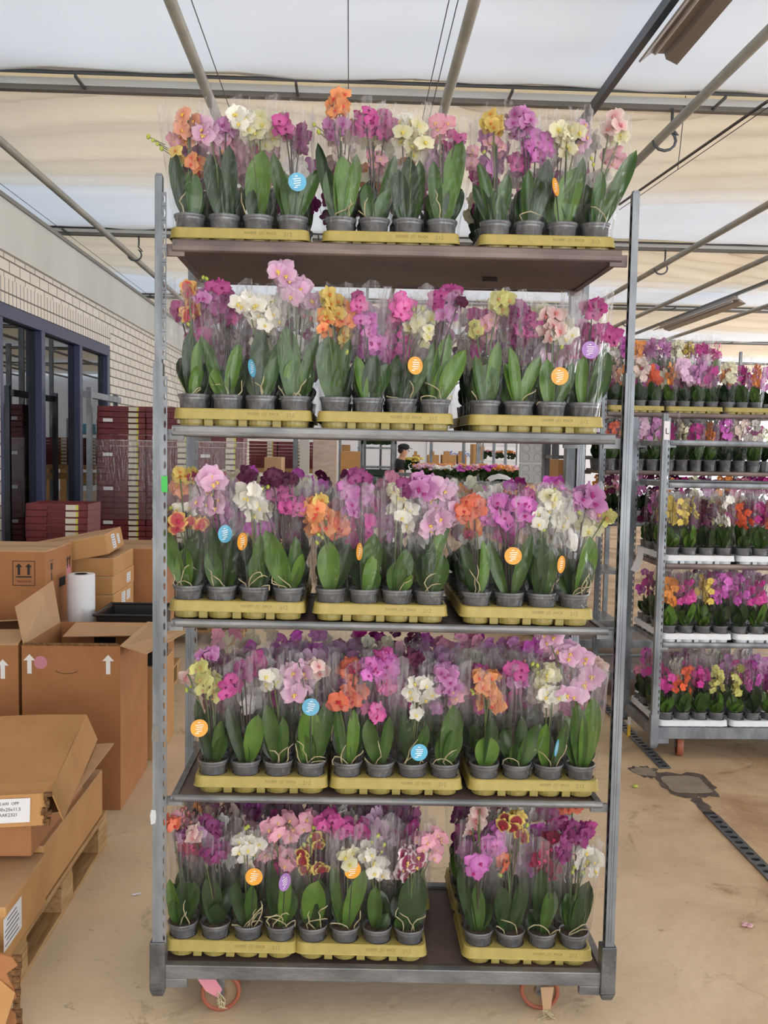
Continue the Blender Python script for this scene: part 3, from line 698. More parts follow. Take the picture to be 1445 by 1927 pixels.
for k in range(10):
    o = copy_tree(cp, (-1.90+random.uniform(-.003,.003), 6.32, .843+k*.0447), 0, 'wine red crate, %s from the bottom of the low stack before the window' % ORD[k], 'wine red crates in the low stack')
    if k == 4: b = MB(); b.box((.13, -.1616, .008), (.18, -.1604, .036)); b.obj('paper_label', 'paper', o)
t = tag(MB().box((-2.115, 7.885, 1.05), (-.875, 7.888, 1.72)).obj('stretch_wrap', 'wrap'), 'clear stretch film wound round the tall crate stacks', 'film')
# galvanised cage side beside the crates
t = thing('roll_cage_frame', 'grey galvanised cage side standing between the window and the tall crates', 'frame', (-2.13, 7.6, 0))
for y in (0, 1.05):
    b = MB(); b.box((-.02+ (0 if y else .05), y-.02, 0), (.02+(0 if y else .05), y+.02, 2.13)); b.obj('post', 'galv', t)
b = MB(); b.box((-.0, 0, 2.05), (.05, 1.05, 2.10)); b.obj('top_rail', 'galv', t)
b = MB(); b.box((-.0, 0, .1), (.05, 1.05, .15)); b.obj('bottom_rail', 'galv', t)

# ------------------------------------------------------------------ trolleys
def slot_strip(z0, z1, pitch=.038, W=.013):
    """perforated post flange as raw verts/faces in the xz plane"""
    b = MB(); ring_cells(b, z1-z0, W, pitch, .0062, .019, .002)
    b.v = [(x, -z, y+z0) for x, y, z in b.v]; return b
def trolley(lab, x0, x1, y0, y1, post_z, ext_z, shelves, base=(.115, .185), m='galv', zr=0, detail=True, rear_ext=None):
    """shelves: list of (lip_top_left, lip_top_right, lip_h, lip material)"""
    t = thing('plant_trolley', lab, 'trolley', (0, 0, 0))
    pw, pd = .026, .03
    for (sx, xx) in ((-1, x0), (1, x1)):
        for (sy, yy) in ((-1, y0), (1, y1)):
            i_ = -sx; a = xx; b = MB()
            drop = .018 if sx > 0 and detail else 0
            # lower post: plain face, groove lips, perforated inner flange
            xa, xb = sorted((a, a+i_*.027)); ya, yb = sorted((yy, yy-sy*pd))
            b.box((xa, ya, .2), (xb, yb, post_z)); b.box((xa+.009, ya-.0015, .25), (xa+.011, ya, post_z)); b.box((xa+.016, ya-.0015, .25), (xa+.018, ya, post_z))
            s = slot_strip(.25, post_z-.004)
            if sx < 0: b.add([(p[0]+a+i_*.0335, p[1]+ya+.002, p[2]) for p in s.v], s.f)
            else: b.add([(a+i_*.0275, ya+.012+p[0], p[2]) for p in s.v], s.f)
            po = b.obj('post', m, t)
            if ext_z and (sy < 0 or rear_ext):
                ez = ext_z - (drop*.5); b = MB(); e = .004
                xa2, xb2 = sorted((a+i_*e, a+i_*.024)); b.box((xa2, ya+.003, post_z-.02), (xb2, yb-.003, ez-.006)); b.box((xa2+.002, ya+.004, ez-.006), (xb2-.002, yb-.004, ez))
                s = slot_strip(post_z+.01, ez-.02)
                if sx < 0: b.add([(p[0]+a+i_*.030, p[1]+ya+.004, p[2]) for p in s.v], s.f)
                else: b.add([(a+i_*.0245, ya+.012+p[0], p[2]) for p in s.v], s.f)
                b.obj('post_extension', 'galv', t, bev=.001)
            b = MB(); xo = a-i_*.007; xi = a+i_*.038; xa, xb = sorted((xo, xi)); ya2, yb2 = yy-.006 if sy < 0 else yy-pd-.004, yy+pd+.006 if sy < 0 else yy+.006
            zb = base[0]-.025-drop; b.box((xa, ya2, zb+.02), (xb, yb2, .255-drop)); b.hexa([(xa+.007, ya2+.007, zb), (xb-.007, ya2+.007, zb), (xb-.007, yb2-.007, zb), (xa+.007, yb2-.007, zb)], [(xa, ya2, zb+.02), (xb, ya2, zb+.02), (xb, yb2, zb+.02), (xa, yb2, zb+.02)])
            b.obj('corner_socket', 'socket' if detail else m, t, bev=.003)
    # base frame
    bz0, bz1 = base; k = -.03 if detail else 0
    def Z(x, z): return z + k*(x-x0)/(x1-x0)
    def bar(b, xa, xb, ya, yb, za, zb):
        b.hexa([(xa,ya,Z(xa,za)),(xb,ya,Z(xb,za)),(xb,yb,Z(xb,za)),(xa,yb,Z(xa,za))], [(xa,ya,Z(xa,zb)),(xb,ya,Z(xb,zb)),(xb,yb,Z(xb,zb)),(xa,yb,Z(xa,zb))])
    b = MB(); bar(b, x0+.035, x1-.035, y0+.002, y0+.03, bz0+.028, bz1); bar(b, x0+.035, x1-.035, y1-.03, y1-.002, bz0+.028, bz1)
    for xx in (x0+.005, x1-.03): b.box((xx, y0+.03, Z(xx, bz0+.03)), (xx+.025, y1-.03, Z(xx, bz1-.005)))
    bar(b, x0+.035, x0+.10, y0+.004, y0+.02, bz0, bz0+.028); bar(b, x1-.10, x1-.035, y0+.004, y0+.02, bz0, bz0+.028)
    b.obj('base_frame', 'galv_dark' if detail else m, t, bev=.003)
    b = MB(); bar(b, x0+.03, x1-.03, y0+.03, y1-.03, bz1-.022, bz1-.012); b.obj('base_board', 'board', t)
    # castors
    for (xx, yy, a) in ((x0+.188, y0+.085, .10), (x1-.200, y0+.085, -.18), (x0+.205, y1-.10, .3), (x1-.175, y1-.10, .1)):
        if not detail: a = math.radians(78)
        R_ = .060; zc = R_
        M_ = Matrix.Translation((xx, yy, zc)) @ Matrix.Rotation(a, 4, 'Z') @ Matrix.Rotation(math.pi/2, 4, 'X')
        b = MB(); b.lathe([(R_-.012, -.017), (R_-.002, -.017), (R_, -.012), (R_, .012), (R_-.002, .017), (R_-.012, .017), (R_-.012, -.017)], 36, M=M_, close=False); c_ = b.obj('wheel_tyre', 'tyre', t, True)
        b = MB(); b.lathe([(.0, -.012), (.016, -.018), (.018, -.011), (R_-.012, -.010), (R_-.012, .010), (.018, .011), (.016, .018), (0, .012)], 30, M=M_, close=False); b.obj('wheel_hub', 'hub', c_)
        M2 = Matrix.Translation((xx, yy, 0)) @ Matrix.Rotation(a, 4, 'Z'); b = MB()
        for s in (-1, 1): b.hexa([M2 @ Vector(p) for p in ((-.008, s*.022-.002, .052), (.008, s*.022-.002, .052), (.008, s*.022+.002, .052), (-.008, s*.022+.002, .052))], [M2 @ Vector(p) for p in ((-.016, s*.022-.002, .128), (.016, s*.022-.002, .128), (.016, s*.022+.002, .128), (-.016, s*.022+.002, .128))])
        b.box((-.045, -.03, .126), (.045, .03, .134), M2); b.tube([M2 @ Vector((0, -.028, .06)), M2 @ Vector((0, .028, .06))], .006, 8)
        b.obj('fork', 'galv_dark', t)
    # shelves
    for (zl, zr_, lh, lm) in shelves:
        def Z2(x, z): return z + (zr_-zl)*(x-x0)/(x1-x0)
        def bar2(b, xa, xb, ya, yb, za, zb):
            b.hexa([(xa,ya,Z2(xa,za)),(xb,ya,Z2(xb,za)),(xb,yb,Z2(xb,za)),(xa,yb,Z2(xa,za))], [(xa,ya,Z2(xa,zb)),(xb,ya,Z2(xb,zb)),(xb,yb,Z2(xb,zb)),(xa,yb,Z2(xa,zb))])
        xa, xb = x0+.052, x1-.048
        b = MB(); bar2(b, xa, xb, y0+.030, y1-.03, zl-.018, zl-.010); bar2(b, xa, xb, y0+.05, y1-.05, zl-.030, zl-.018)
        s = b.obj('shelf', 'board' if not detail or zl < 2 else 'board', t); s.data.materials.append(MT['board_under'])
        for p in s.data.polygons:
            if p.normal.z < -.5: p.material_index = 1
        b = MB()
        for ya, yb in ((y0+.014, y0+.032), (y1-.032, y1-.014)):
            # rolled front lip
            prof = [(ya+.006, -lh), (ya+.002, -lh+.004), (ya, -lh*.55), (ya+.001, -.004), (ya+.005, 0), (yb-.004, 0), (yb, -.004), (yb, -lh)]
            n = len(prof); vs = [(xx, p[0], Z2(xx, zl)+p[1]) for xx in (xa-.002, xb+.002) for p in prof]
            b.add(vs, [(i, i+n, (i+1) % n+n, (i+1) % n) for i in range(n)] + [tuple(range(n)), tuple(range(2*n-1, n-1, -1))])
        b.obj('shelf_lip', lm, s)
        for xx, p, q in ((xa-.004, x0+.028, xa+.03), (xb-.014, xb-.03, x1-.028)):
            b = MB(); b.box((xx, y0+.022, Z2(xx, zl-lh)), (xx+.018, y1-.03, Z2(xx, zl-.004)))
            for yy in (y0+.022, y1-.04): b.box((p, yy, Z2(p, zl-lh-.012)), (q, yy+.012, Z2(p, zl-lh*.4)))
            b.obj('shelf_bracket', lm, s)
        b = MB(); b.ball((xa+.006, y0+.016, Z2(xa, zl)-lh*.45), .006, (1,.5,1)); b.obj('rivet', 'socket', s)
        if detail and zl > 2:
            for (px, py) in ((546, 517), (921, 526)):
                q = atz(px, py, zl-.031); b = MB(); b.hexa([(q.x-.028,q.y-.03,zl-.0312),(q.x+.02,q.y-.03,zl-.0312),(q.x+.03,q.y+.03,zl-.0312),(q.x-.018,q.y+.03,zl-.0312)], [(q.x-.028,q.y-.03,zl-.0302),(q.x+.02,q.y-.03,zl-.0302),(q.x+.03,q.y+.03,zl-.0302),(q.x-.018,q.y+.03,zl-.0302)])
                b.obj('shelf_slot', 'hole', s)
    return t
TX0, TX1, TY0, TY1 = -.548, .806, 2.64, 3.205
MAIN = trolley('tall galvanised plant trolley full of sleeved orchids in the foreground', TX0, TX1, TY0, TY1, 1.92, 2.437,
        [(2.264, 2.266, .034, 'lip_brown'), (1.750, 1.748, .030, 'galv_dark'), (1.199, 1.186, .022, 'galv_dark'), (.685, .668, .020, 'galv_dark')], rear_ext=True)
b = MB(); q = at(309, 896, 2.637); b.box((q.x-.008, 2.6375, q.z-.045), (q.x+.009, 2.6385, q.z)); b.obj('green_tape', 'tape_g', MAIN)
q = at(288, 1538, 2.637); b = MB(); ps = [(-.006,-.022),(.006,-.018),(.009,.0),(.007,.02),(-.005,.022),(-.009,.004)]; b.panel([(q.x+x, 2.6385, q.z+z) for x, z in ps], .0008); b.obj('sticker_remains', 'tape_w', MAIN)
q = at(293, 1380, 2.637); b = MB(); ps = [(-.012,-.02),(.008,-.028),(.010,.01),(.003,.026),(-.010,.02)]; b.panel([(q.x+x, 2.6385, q.z+z) for x, z in ps], .0008); b.obj('sticker_remains', 'cap', MAIN)
# cards and string hanging at the castors
t = thing('hanging_card', 'pink and cream paper card with dry twigs hanging before the left castor', 'card', at(388, 1828, 2.70))
b = MB(); b.panel([(-.022, -.035, 0), (.030, -.035, 0), (.052, -.035, -.035), (.042, -.035, -.062), (.004, -.035, -.040)], .001); b.obj('paper_card', 'pink_st', t)
b = MB(); random.seed(8)
for i in range(7): b.tube([(.045+random.uniform(-.008,.008), -.037, -.040-.006*i), (.052+random.uniform(-.012,.010), -.037-random.uniform(0,.008), -.065-.004*i), (.052+random.uniform(-.014,.014), -.037, -.092)], .002, 4)
b.obj('dry_twigs', 'root', t)
t = thing('hanging_strap', 'tan tape strip and knotted string hanging before the right castor', 'strap', at(1015, 1845, 2.70))
b = MB(); b.panel([(-.004, -.036, .0), (.036, -.036, 0), (.028, -.036, -.072), (.006, -.036, -.072)], .001); b.obj('tape_strip', 'tape_t', t)
b = MB()
for i in range(10): b.tube([(.017+random.uniform(-.014,.014), -.038, -.070), (.017+random.uniform(-.026,.026), -.038-random.uniform(0,.01), -.086), (.017+random.uniform(-.034,.034), -.038, -.100)], .0015, 4)
b.obj('string_knot', 'root', t)

# ------------------------------------------------------------------ trays
def tray_mesh(m):
    W, D, H = .197, .136, .052; th = .0025; b = MB()
    def rr(w_, d_, r, z, n=5):
        ps = []
        for (cx, cy, a0) in ((w_-r, d_-r, 0), (-w_+r, d_-r, 90), (-w_+r, -d_+r, 180), (w_-r, -d_+r, 270)):
            for i in range(n+1):
                a = math.radians(a0+90*i/n); ps.append((cx+r*math.cos(a), cy+r*math.sin(a), z))
        return ps
    rings = [rr(W+.002, D+.002, .026, H-.031), rr(W+.001, D+.001, .026, H-.030), rr(W, D, .026, H-.028), rr(W-.003, D-.003, .024, H-.003), rr(W-.006, D-.006, .022, H)]
    n = len(rings[0]); vs = sum(rings, [])
    fs = [(i*n+k, i*n+(k+1) % n, (i+1)*n+(k+1) % n, (i+1)*n+k) for i in range(len(rings)-1) for k in range(n)]
    fs.append(tuple((len(rings)-1)*n+k for k in range(n))); b.add(vs, fs)
    for i in range(4):
        for j in (-1, 0, 1):
            x = -.1455+.097*i; y = j*.088
            b.lathe([(.037, .0), (.039, .010), (.0415, H-.006)], 18, (x, y, 0))
            b.mi = 1; b.lathe([(.0415, H+.0004), (.0, H+.0006)], 18, (x, y, 0), close=False); b.mi = 0
    for i in range(3):
        x = -.097+.097*i; b.box((x-.012, -D+.012, 0), (x+.012, -D+.030, H-.01))
    return b.mesh('plant_tray', [m, 'hole'])
TRAY = {k: tray_mesh(k) for k in ('olive', 'white_tray')}
em1 = text_mesh('NORM', .0115, .0004); em2 = text_mesh('PACK', .0115, .0004); em3 = text_mesh('212', .016, .0003); em4 = text_mesh('///', .017, .0004, shear=.1)
for e in (em1, em2, em3, em4): e.materials.clear(); e.materials.append(MT['olive_mark'])
GRP = {}
def tray(m, x, y, z, lab, rz=0, ry=0, text=True):
    o = link('plant_tray', TRAY[m], None, (x, y, z), (0, ry, rz)); tag(o, lab, 'tray')
    if text and m == 'olive':
        for e, dx, dz in ((em1, .052, .0385), (em4, .083, .038), (em2, .112, .0385), (em3, .158, .036)):
            link('embossed_mark', e, o, (dx-.022, -.1345, dz), (math.radians(84), 0, 0))
    return o
ROWN = ['top', 'second', 'third', 'fourth', 'bottom']
DECKZ = [(2.304, 2.309), (1.800, 1.797), (1.249, 1.236), (.727, .717), (.236, .199)]     # deck height at left / right end
TRX = [(-.317, .110, .556), (-.305, .103, .540), (-.318, .098, .528), (-.245, .155, .567), (-.330, .058, .560)]
TRC = [(1,1,1), (1,1,1), (1,1,1), (1,1,1), (.985, .985, 1.0)]
def dz_at(s, x): a, c = DECKZ[s]; return a + (c-a)*(x+.5)/1.25
for s in range(5):
    for r in range(2):
        for k, nm in enumerate(('left', 'middle', 'right')):
            x = TRX[s][k]; y = 2.682+.138 + r*.282; z = dz_at(s, x)-.052; sl = (DECKZ[s][1]-DECKZ[s][0])/1.25
            if s == 3: y += .012
            if s == 4 and r == 1 and k == 1: x += .035
            o = tray('olive', x, y, z, 'olive pot tray, %s one, %s row, %s shelf of the tall trolley' % (nm, 'front' if not r else 'rear', ROWN[s]), 0, -math.atan(sl), r == 0)

# ------------------------------------------------------------------ orchids
def blossom_meshes(kind, seed):
    rnd = random.Random(seed); b = MB()
    def petal(ang, L, W, cup, off):
        ca, sa = math.cos(ang), math.sin(ang)
        def fn(u, v):
            t = u; w_ = W*(math.sin(math.pi*min(1, t**.75*.94+.05))**.62)*(v-.5)*2
            y = -cup*(t*t)*.5 + off + .10*abs(v-.5)*2*t*(.7) + .02*math.sin(9*t+v*5)
            x = L*t
            return (ca*x-sa*w_, y, sa*x+ca*w_)
        b.grid(fn, 4, 4)
    for a in (90, 215, 325): petal(math.radians(a+rnd.uniform(-5,5)), .47, .175, rnd.uniform(-.2,.1), .02)
    for a in (14, 166): petal(math.radians(a+rnd.uniform(-5,5)), .51, .30, rnd.uniform(-.05,.22), -.01)
    pm = b.mesh('blossom', ['p_'+kind], True)
    b = MB(); b.ball((0, -.05, -.03), .05, (1, 1.3, 1), 6, 4); b.ball((0, -.09, -.11), .055, (.9, .8, 1.1), 6, 4)
    b.ball((-.07, -.07, -.04), .04, (.8, .6, 1.2), 5, 3); b.ball((.07, -.07, -.04), .04, (.8, .6, 1.2), 5, 3)
    lm = b.mesh('lip', ['l_'+kind], True)
    return pm, lm
BLO = {k: [blossom_meshes(k, i*31+j) for j in range(2)] for i, k in enumerate(SPEC)}
def leaf_pts(b, base, tip, width, rnd, yaw, bow):
    base, tip = Vector(base), Vector(tip); mid = (base+tip)/2 + Vector((tip.x-base.x, tip.y-base.y, 0))*-.25 + Vector((bow, rnd.uniform(-.012,.006), .0))
    side = Vector((math.cos(yaw), math.sin(yaw), 0))
    def fn(u, v):
        t = u; p = base*(1-t)**2 + mid*2*t*(1-t) + tip*t*t
        d = ((mid-base)*(1-t) + (tip-mid)*t).normalized(); sd = (side - d*side.dot(d)).normalized(); n = sd.cross(d)
        k = (.34+.66*math.sin(math.pi*min(1, t*.86+.12))**.9) if t < .55 else math.sin(math.pi*(.5+.5*((t-.55)/.45)**1.45 if t > .55 else .5))**.75
        if t < .55: k = .40+.60*math.sin(math.pi/2*(t/.55))
        w_ = width/2*k*(v-.5)*2
        return p + sd*w_ + n*(abs(v-.5)*2*.012*k - .004)
    b.grid(fn, 10, 4)
SLEEVES = []
def sleeve_mesh(seed, rows=9, n=22, mname='film', h=.40):
    rnd = random.Random(seed); ph = [rnd.uniform(0, 6.28) for _ in range(6)]; b = MB()
    def fn(u, v):
        t = 2*math.pi*v; z = h*u
        R = .0465 if u < .12 else .0465+.020*min(1, (u-.12)/.6)**.8
        f = max(0, u-.05)
        w_ = 1 + f*(.16*math.sin(3*t+ph[0]+u*1.2)+.11*math.sin(5*t+ph[1]-u*2)+.08*math.sin(9*t+ph[2]+u*3)) + .03*math.sin(13*t+ph[3]+u*15)
        if .13 < u < .3: w_ *= 1-.10*abs(math.sin(6*t+ph[4]+u*20))
        flat = 1-.30*f
        x = R*w_*math.cos(t)*(1+.14*f); y = R*w_*math.sin(t)*flat
        if u > .97: z += .018*math.sin(2*t+ph[5])+.010*math.sin(7*t+ph[1])
        return (x+.012*f*math.sin(ph[2]), y, z)
    b.grid(fn, rows, n)
    return b.mesh('plastic_sleeve', [mname], False)
SLEEVES = [sleeve_mesh(s, 12, 26) for s in range(7)]
SLEEVES_B = [sleeve_mesh(40+s, 6, 14, 'film_b') for s in range(4)]
def pot_mesh(n=22):
    b = MB(); b.lathe([(.033, 0), (.035, .004), (.0405, .078), (.0445, .080), (.0455, .084), (.0455, .088), (.0435, .089), (.0425, .080), (.042, .074)], n, close=False)
    return b.mesh('pot', ['pot'], True)
POT = pot_mesh()
b = MB(); b.grid(lambda u, v: (.0405*u*math.cos(2*math.pi*v), .0405*u*math.sin(2*math.pi*v), .078+.006*noise.noise(Vector((u*math.cos(6.283*v)*5, u*math.sin(6.283*v)*5, 1)))), 5, 16); BARK = b.mesh('potting_bark', ['bark'], True)
BUD = {c: MB().ball((0,0,0), 1, (1,1,1.35), 8, 6).mesh('flower_bud', [c], True) for c in ('bud_g', 'bud_r')}
b = MB(); b.lathe([(0, -.0004), (.0255, -.0004), (.0255, .0004), (0, .0004)], 28, M=Matrix.Rotation(math.pi/2, 4, 'X')); TAGM = {c: b.mesh('plant_tag', [c]) for c in ('tag_o', 'tag_b', 'tag_v')}
b = MB()
for (x0, x1, z) in ((-.004,.004,.016), (-.010,.012,.009), (-.008,.011,.003), (-.011,.009,-.003), (-.007,.007,-.009), (-.012,-.002,-.014)):
    b.box((x0, -.0009, z-.0011), (x1, -.0005, z+.0011))
TAGP = b.mesh('tag_print', ['print'])
PLANTS = []
COLN = {'white':'white','cream':'cream','blush':'blush','pink':'pale pink','lilac':'lilac','rose':'rose pink','orchid':'bright orchid pink','hotpink':'hot pink','magenta':'magenta','purple':'purple','plum':'dark plum','crimson':'crimson','orange':'orange','redorange':'red-orange','peach':'peach','yellow':'yellow','lime':'yellow-green','yellowred':'yellow and crimson','redyellow':'red and yellow','burgundy':'white-edged burgundy'}
def hero(s, idx, x, z0, leaves, fl, buds, tg, roots, seed, Yp=2.728):
    """one sleeved orchid of the front row; z0 = height of the pot foot"""
    rnd = random.Random(seed); cols = []
    for f in fl:
        if f[0] not in cols: cols.append(f[0])
    tn = {'tag_o': 'orange', 'tag_b': 'blue', 'tag_v': 'violet'}
    cn = [COLN[c] for c in cols[:2]]; tl = (' with %s tag' % tn[tg[0]]) if tg else ''
    if sum(len(c.split()) for c in cn) > 4: cn = cn[:1]
    lab = '%s orchid%s, %s from left, front row, %s shelf' % (' and '.join(cn), tl, ORD[idx], ROWN[s])
    t = thing('potted_orchid', lab, 'potted orchid', (x, Yp, z0), 0, 'sleeved orchids at the front of the tall trolley')
    link('pot', POT, t, rot=(0, 0, rnd.uniform(0, 6))); link('potting_bark', BARK, t)
    zt = .082
    allv = [(0, .01, .30)]
    for (tx, tz, wd, bx) in leaves:
        b = MB(); leaf_pts(b, (bx*.35, rnd.uniform(-.012,.0), zt-.008), (tx, rnd.uniform(-.03,-.005), tz), wd*1.22, rnd, rnd.uniform(-.45,.45), bx*.65)
        b.obj('leaf', rnd.choice(['leaf','leaf','leaf_c','leaf_b']), t, True); allv.append((tx, 0, tz))
    for k in range(4):
        a = rnd.uniform(.2, 2.9); r = rnd.uniform(.02, .045)
        b = MB(); leaf_pts(b, (0, .008, zt-.006), (r*math.cos(a)*1.2, .012+r*math.sin(a)*.6, rnd.uniform(.13, .20)), rnd.uniform(.050,.068), rnd, rnd.uniform(-.6,.6), rnd.uniform(-.01,.01))
        b.obj('leaf', rnd.choice(['leaf_b','leaf_b','leaf']), t, True)
    first = True
    for (kd, fx, fz, rx, rz, n, size, dpt) in fl:
        dark = kd in ('magenta','purple','plum','crimson','orchid','hotpink','lilac')
        b = MB(); base = Vector((rnd.uniform(-.008,.008), .008, zt)); top = Vector((fx, dpt, fz+rz*.6)); mid = base.lerp(top, .55); mid.x = base.x*.6+top.x*.4; mid.z += .01
        pts = [base.lerp(mid, i/4) for i in range(4)] + [mid.lerp(top, i/4) for i in range(5)]
        b.tube(pts, .0022, 6)
        pos = []
        for i in range(n):
            for q in range(14):
                a = rnd.uniform(0, 6.283); r = math.sqrt(rnd.random()); p = Vector((fx+rx*r*math.cos(a), dpt+rnd.uniform(-.022, .012), fz+rz*r*math.sin(a)))
                if all((Vector((p.x-o_.x, 0, p.z-o_.z))).length > size*.52 for o_ in pos): break
            pos.append(p); j = min(range(4, 9), key=lambda m_: (pts[m_]-p).length); b.tube([pts[j], pts[j].lerp(p, .6)+Vector((0,0,.004)), p], .0012, 4)
        b.obj('flower_stem', 'stem_d' if dark else 'stem', t, True)
        for i in range(max(2, n//2)):      # blooms on the far side of the spray
            a = rnd.uniform(0, 6.283); r = math.sqrt(rnd.random()); pos.append(Vector((fx+rx*1.15*r*math.cos(a), dpt+rnd.uniform(.015, .04), fz+rz*1.1*r*math.sin(a)-.006)))
        for p in pos:
            pm, lm = BLO[kd][rnd.randrange(2)]; sz = size*rnd.uniform(.92, 1.18)
            rot = (rnd.uniform(-.5, .35), rnd.uniform(-.5, .5), rnd.uniform(-.9, .9))
            o = link('blossom', pm, t, p, rot, sz); link('lip', lm, o)
        if first:
            b = MB(); b.tube([(.004, .012, zt-.02), (fx*.35+.002, dpt*.6, min(fz, .30))], .0024, 5); b.obj('support_stick', 'stake', t); first = False
    if buds:
        b = MB()
        for (bx, bz, c) in buds: b.tube([(bx*.6, -.01, bz-.02), (bx, -.015, bz)], .0012, 4)
        b.obj('flower_stem', 'stem', t)
        for (bx, bz, c) in buds: link('flower_bud', BUD[c], t, (bx, -.015, bz), (rnd.uniform(-.6,.6), rnd.uniform(-.8,.8), 0), rnd.uniform(.0045, .0065))
    if tg:
        o = link('plant_tag', TAGM[tg[0]], t, (tg[1], -.046, tg[2]), (rnd.uniform(-.15,.1), rnd.uniform(-.2,.2), tg[3] if len(tg) > 3 else rnd.uniform(-.3,.3)))
        link('tag_print', TAGP, o)
        b = MB(); b.tube([(tg[1], -.043, tg[2]), (tg[1]*.5, -.03, zt)], .0015, 4); b.obj('tag_stick', 'stake', t)
    for k in range(roots):
        b = MB(); a = rnd.uniform(-.03, .03); p = Vector((a, -.028, zt)); pts = [p.copy()]; d = Vector((rnd.uniform(-.6,.6), rnd.uniform(-.2,.1), 1))
        for q in range(rnd.randrange(4, 8)):
            d = d + Vector((rnd.uniform(-.8,.8), rnd.uniform(-.2,.2), rnd.uniform(-.6,.25))); d.normalize(); p = p + d*.016
            p.x = max(-.045, min(.045, p.x)); p.y = max(-.042, min(-.015, p.y)); p.z = max(zt-.002, p.z); pts.append(p.copy())
        b.tube(pts, [.0019]*(len(pts)-1)+[.001], 5); b.obj('aerial_root', 'root', t, True)
    sl = link('plastic_sleeve', SLEEVES[rnd.randrange(7)], t, (0, 0, .004), (0, 0, rnd.choice([0, math.pi])+rnd.uniform(-.35,.35)), (1.0, 1.0, rnd.uniform(.93, 1.0)))
    return t
ZM = {1:(260,160,2.89), 2:(740,160,2.89), 3:(280,480,3.01), 4:(740,480,3.01), 5:(280,860,3.141), 6:(740,860,3.284), 7:(280,1180,3.141), 8:(740,1180,3.284), 9:(260,1500,3.010), 10:(740,1500,3.141)}
G, R_ = 'bud_g', 'bud_r'
# (view, pot x, leaves [(tip x, tip y, width, base x)], flowers [(kind, x, y, rx, ry, count, size)], buds, tag, roots)
S1 = [
 (1,255,[(185,345,70,215),(272,438,75,290)],[('peach',270,220,55,70,6,.05),('orange',300,400,25,45,3,.045),('rose',190,300,35,40,3,.035),('yellow',212,360,15,20,1,.04)],[(45,265,G),(70,285,G),(95,305,G),(118,330,G)],None,1),
 (1,447,[(380,352,85,420),(486,310,78,490)],[('pink',375,250,65,55,5,.062),('lilac',470,215,45,25,2,.05),('rose',440,300,50,40,3,.05)],[(490,140,G),(512,185,G)],None,0),
 (1,652,[(676,345,125,640),(620,560,60,620)],[('white',570,200,60,45,5,.055),('cream',655,220,70,70,6,.055)],[(590,165,G)],None,1),
 (1,840,[(730,352,60,790),(985,432,65,880),(805,470,90,840)],[('magenta',795,225,42,55,5,.045),('purple',885,260,40,60,5,.042)],[(780,145,R_)],('tag_b',865,525),0),
 (1,1085,[(972,298,45,1040),(1115,370,95,1090),(1035,440,60,1040),(1190,350,50,1140)],[('orange',1092,95,42,85,7,.045),('lilac',1065,220,65,40,5,.042)],[(955,200,G),(980,240,G)],None,2),
 (1,1270,[(1405,360,60,1300),(1240,520,60,1240),(1360,560,60,1290)],[('magenta',1235,195,50,60,7,.045),('magenta',1355,205,45,75,6,.042),('rose',1300,370,40,60,4,.04)],[(1160,180,R_),(1310,125,R_)],None,2),
 (2,85,[(85,372,80,100),(28,440,80,50),(150,390,60,130)],[('cream',110,290,75,100,9,.055),('white',60,220,50,50,3,.055)],[],None,1),
 (2,285,[(375,275,100,310),(360,530,90,330),(220,400,60,250)],[('rose',255,215,50,38,3,.048),('magenta',345,285,50,25,3,.036)],[(225,285,R_),(270,300,R_),(265,350,R_)],None,1),
 (2,565,[(468,410,55,540),(440,525,60,530),(630,470,60,600),(560,560,80,570)],[('yellow',545,195,50,48,6,.042),('rose',560,310,45,35,4,.035),('rose',440,370,30,40,3,.04)],[(500,350,G),(540,300,G)],None,0),
 (2,748,[(855,392,85,770),(740,450,60,730)],[('lilac',690,195,70,60,9,.045),('orchid',790,320,70,75,13,.042),('magenta',690,400,50,50,7,.04)],[(620,150,R_)],None,1),
 (2,948,[(1015,430,110,940),(1040,380,50,1000)],[('cream',945,275,75,70,9,.052),('pink',1020,255,60,60,5,.05)],[(890,190,R_)],('tag_o',885,552,1.0),0),
 (2,1138,[(1345,330,72,1190),(1150,450,60,1120),(1235,555,60,1150)],[('blush',1190,215,42,55,3,.055),('cream',1255,270,50,40,3,.05),('rose',1240,365,60,50,3,.05)],[(1090,385,G),(1100,420,G)],None,1),
]
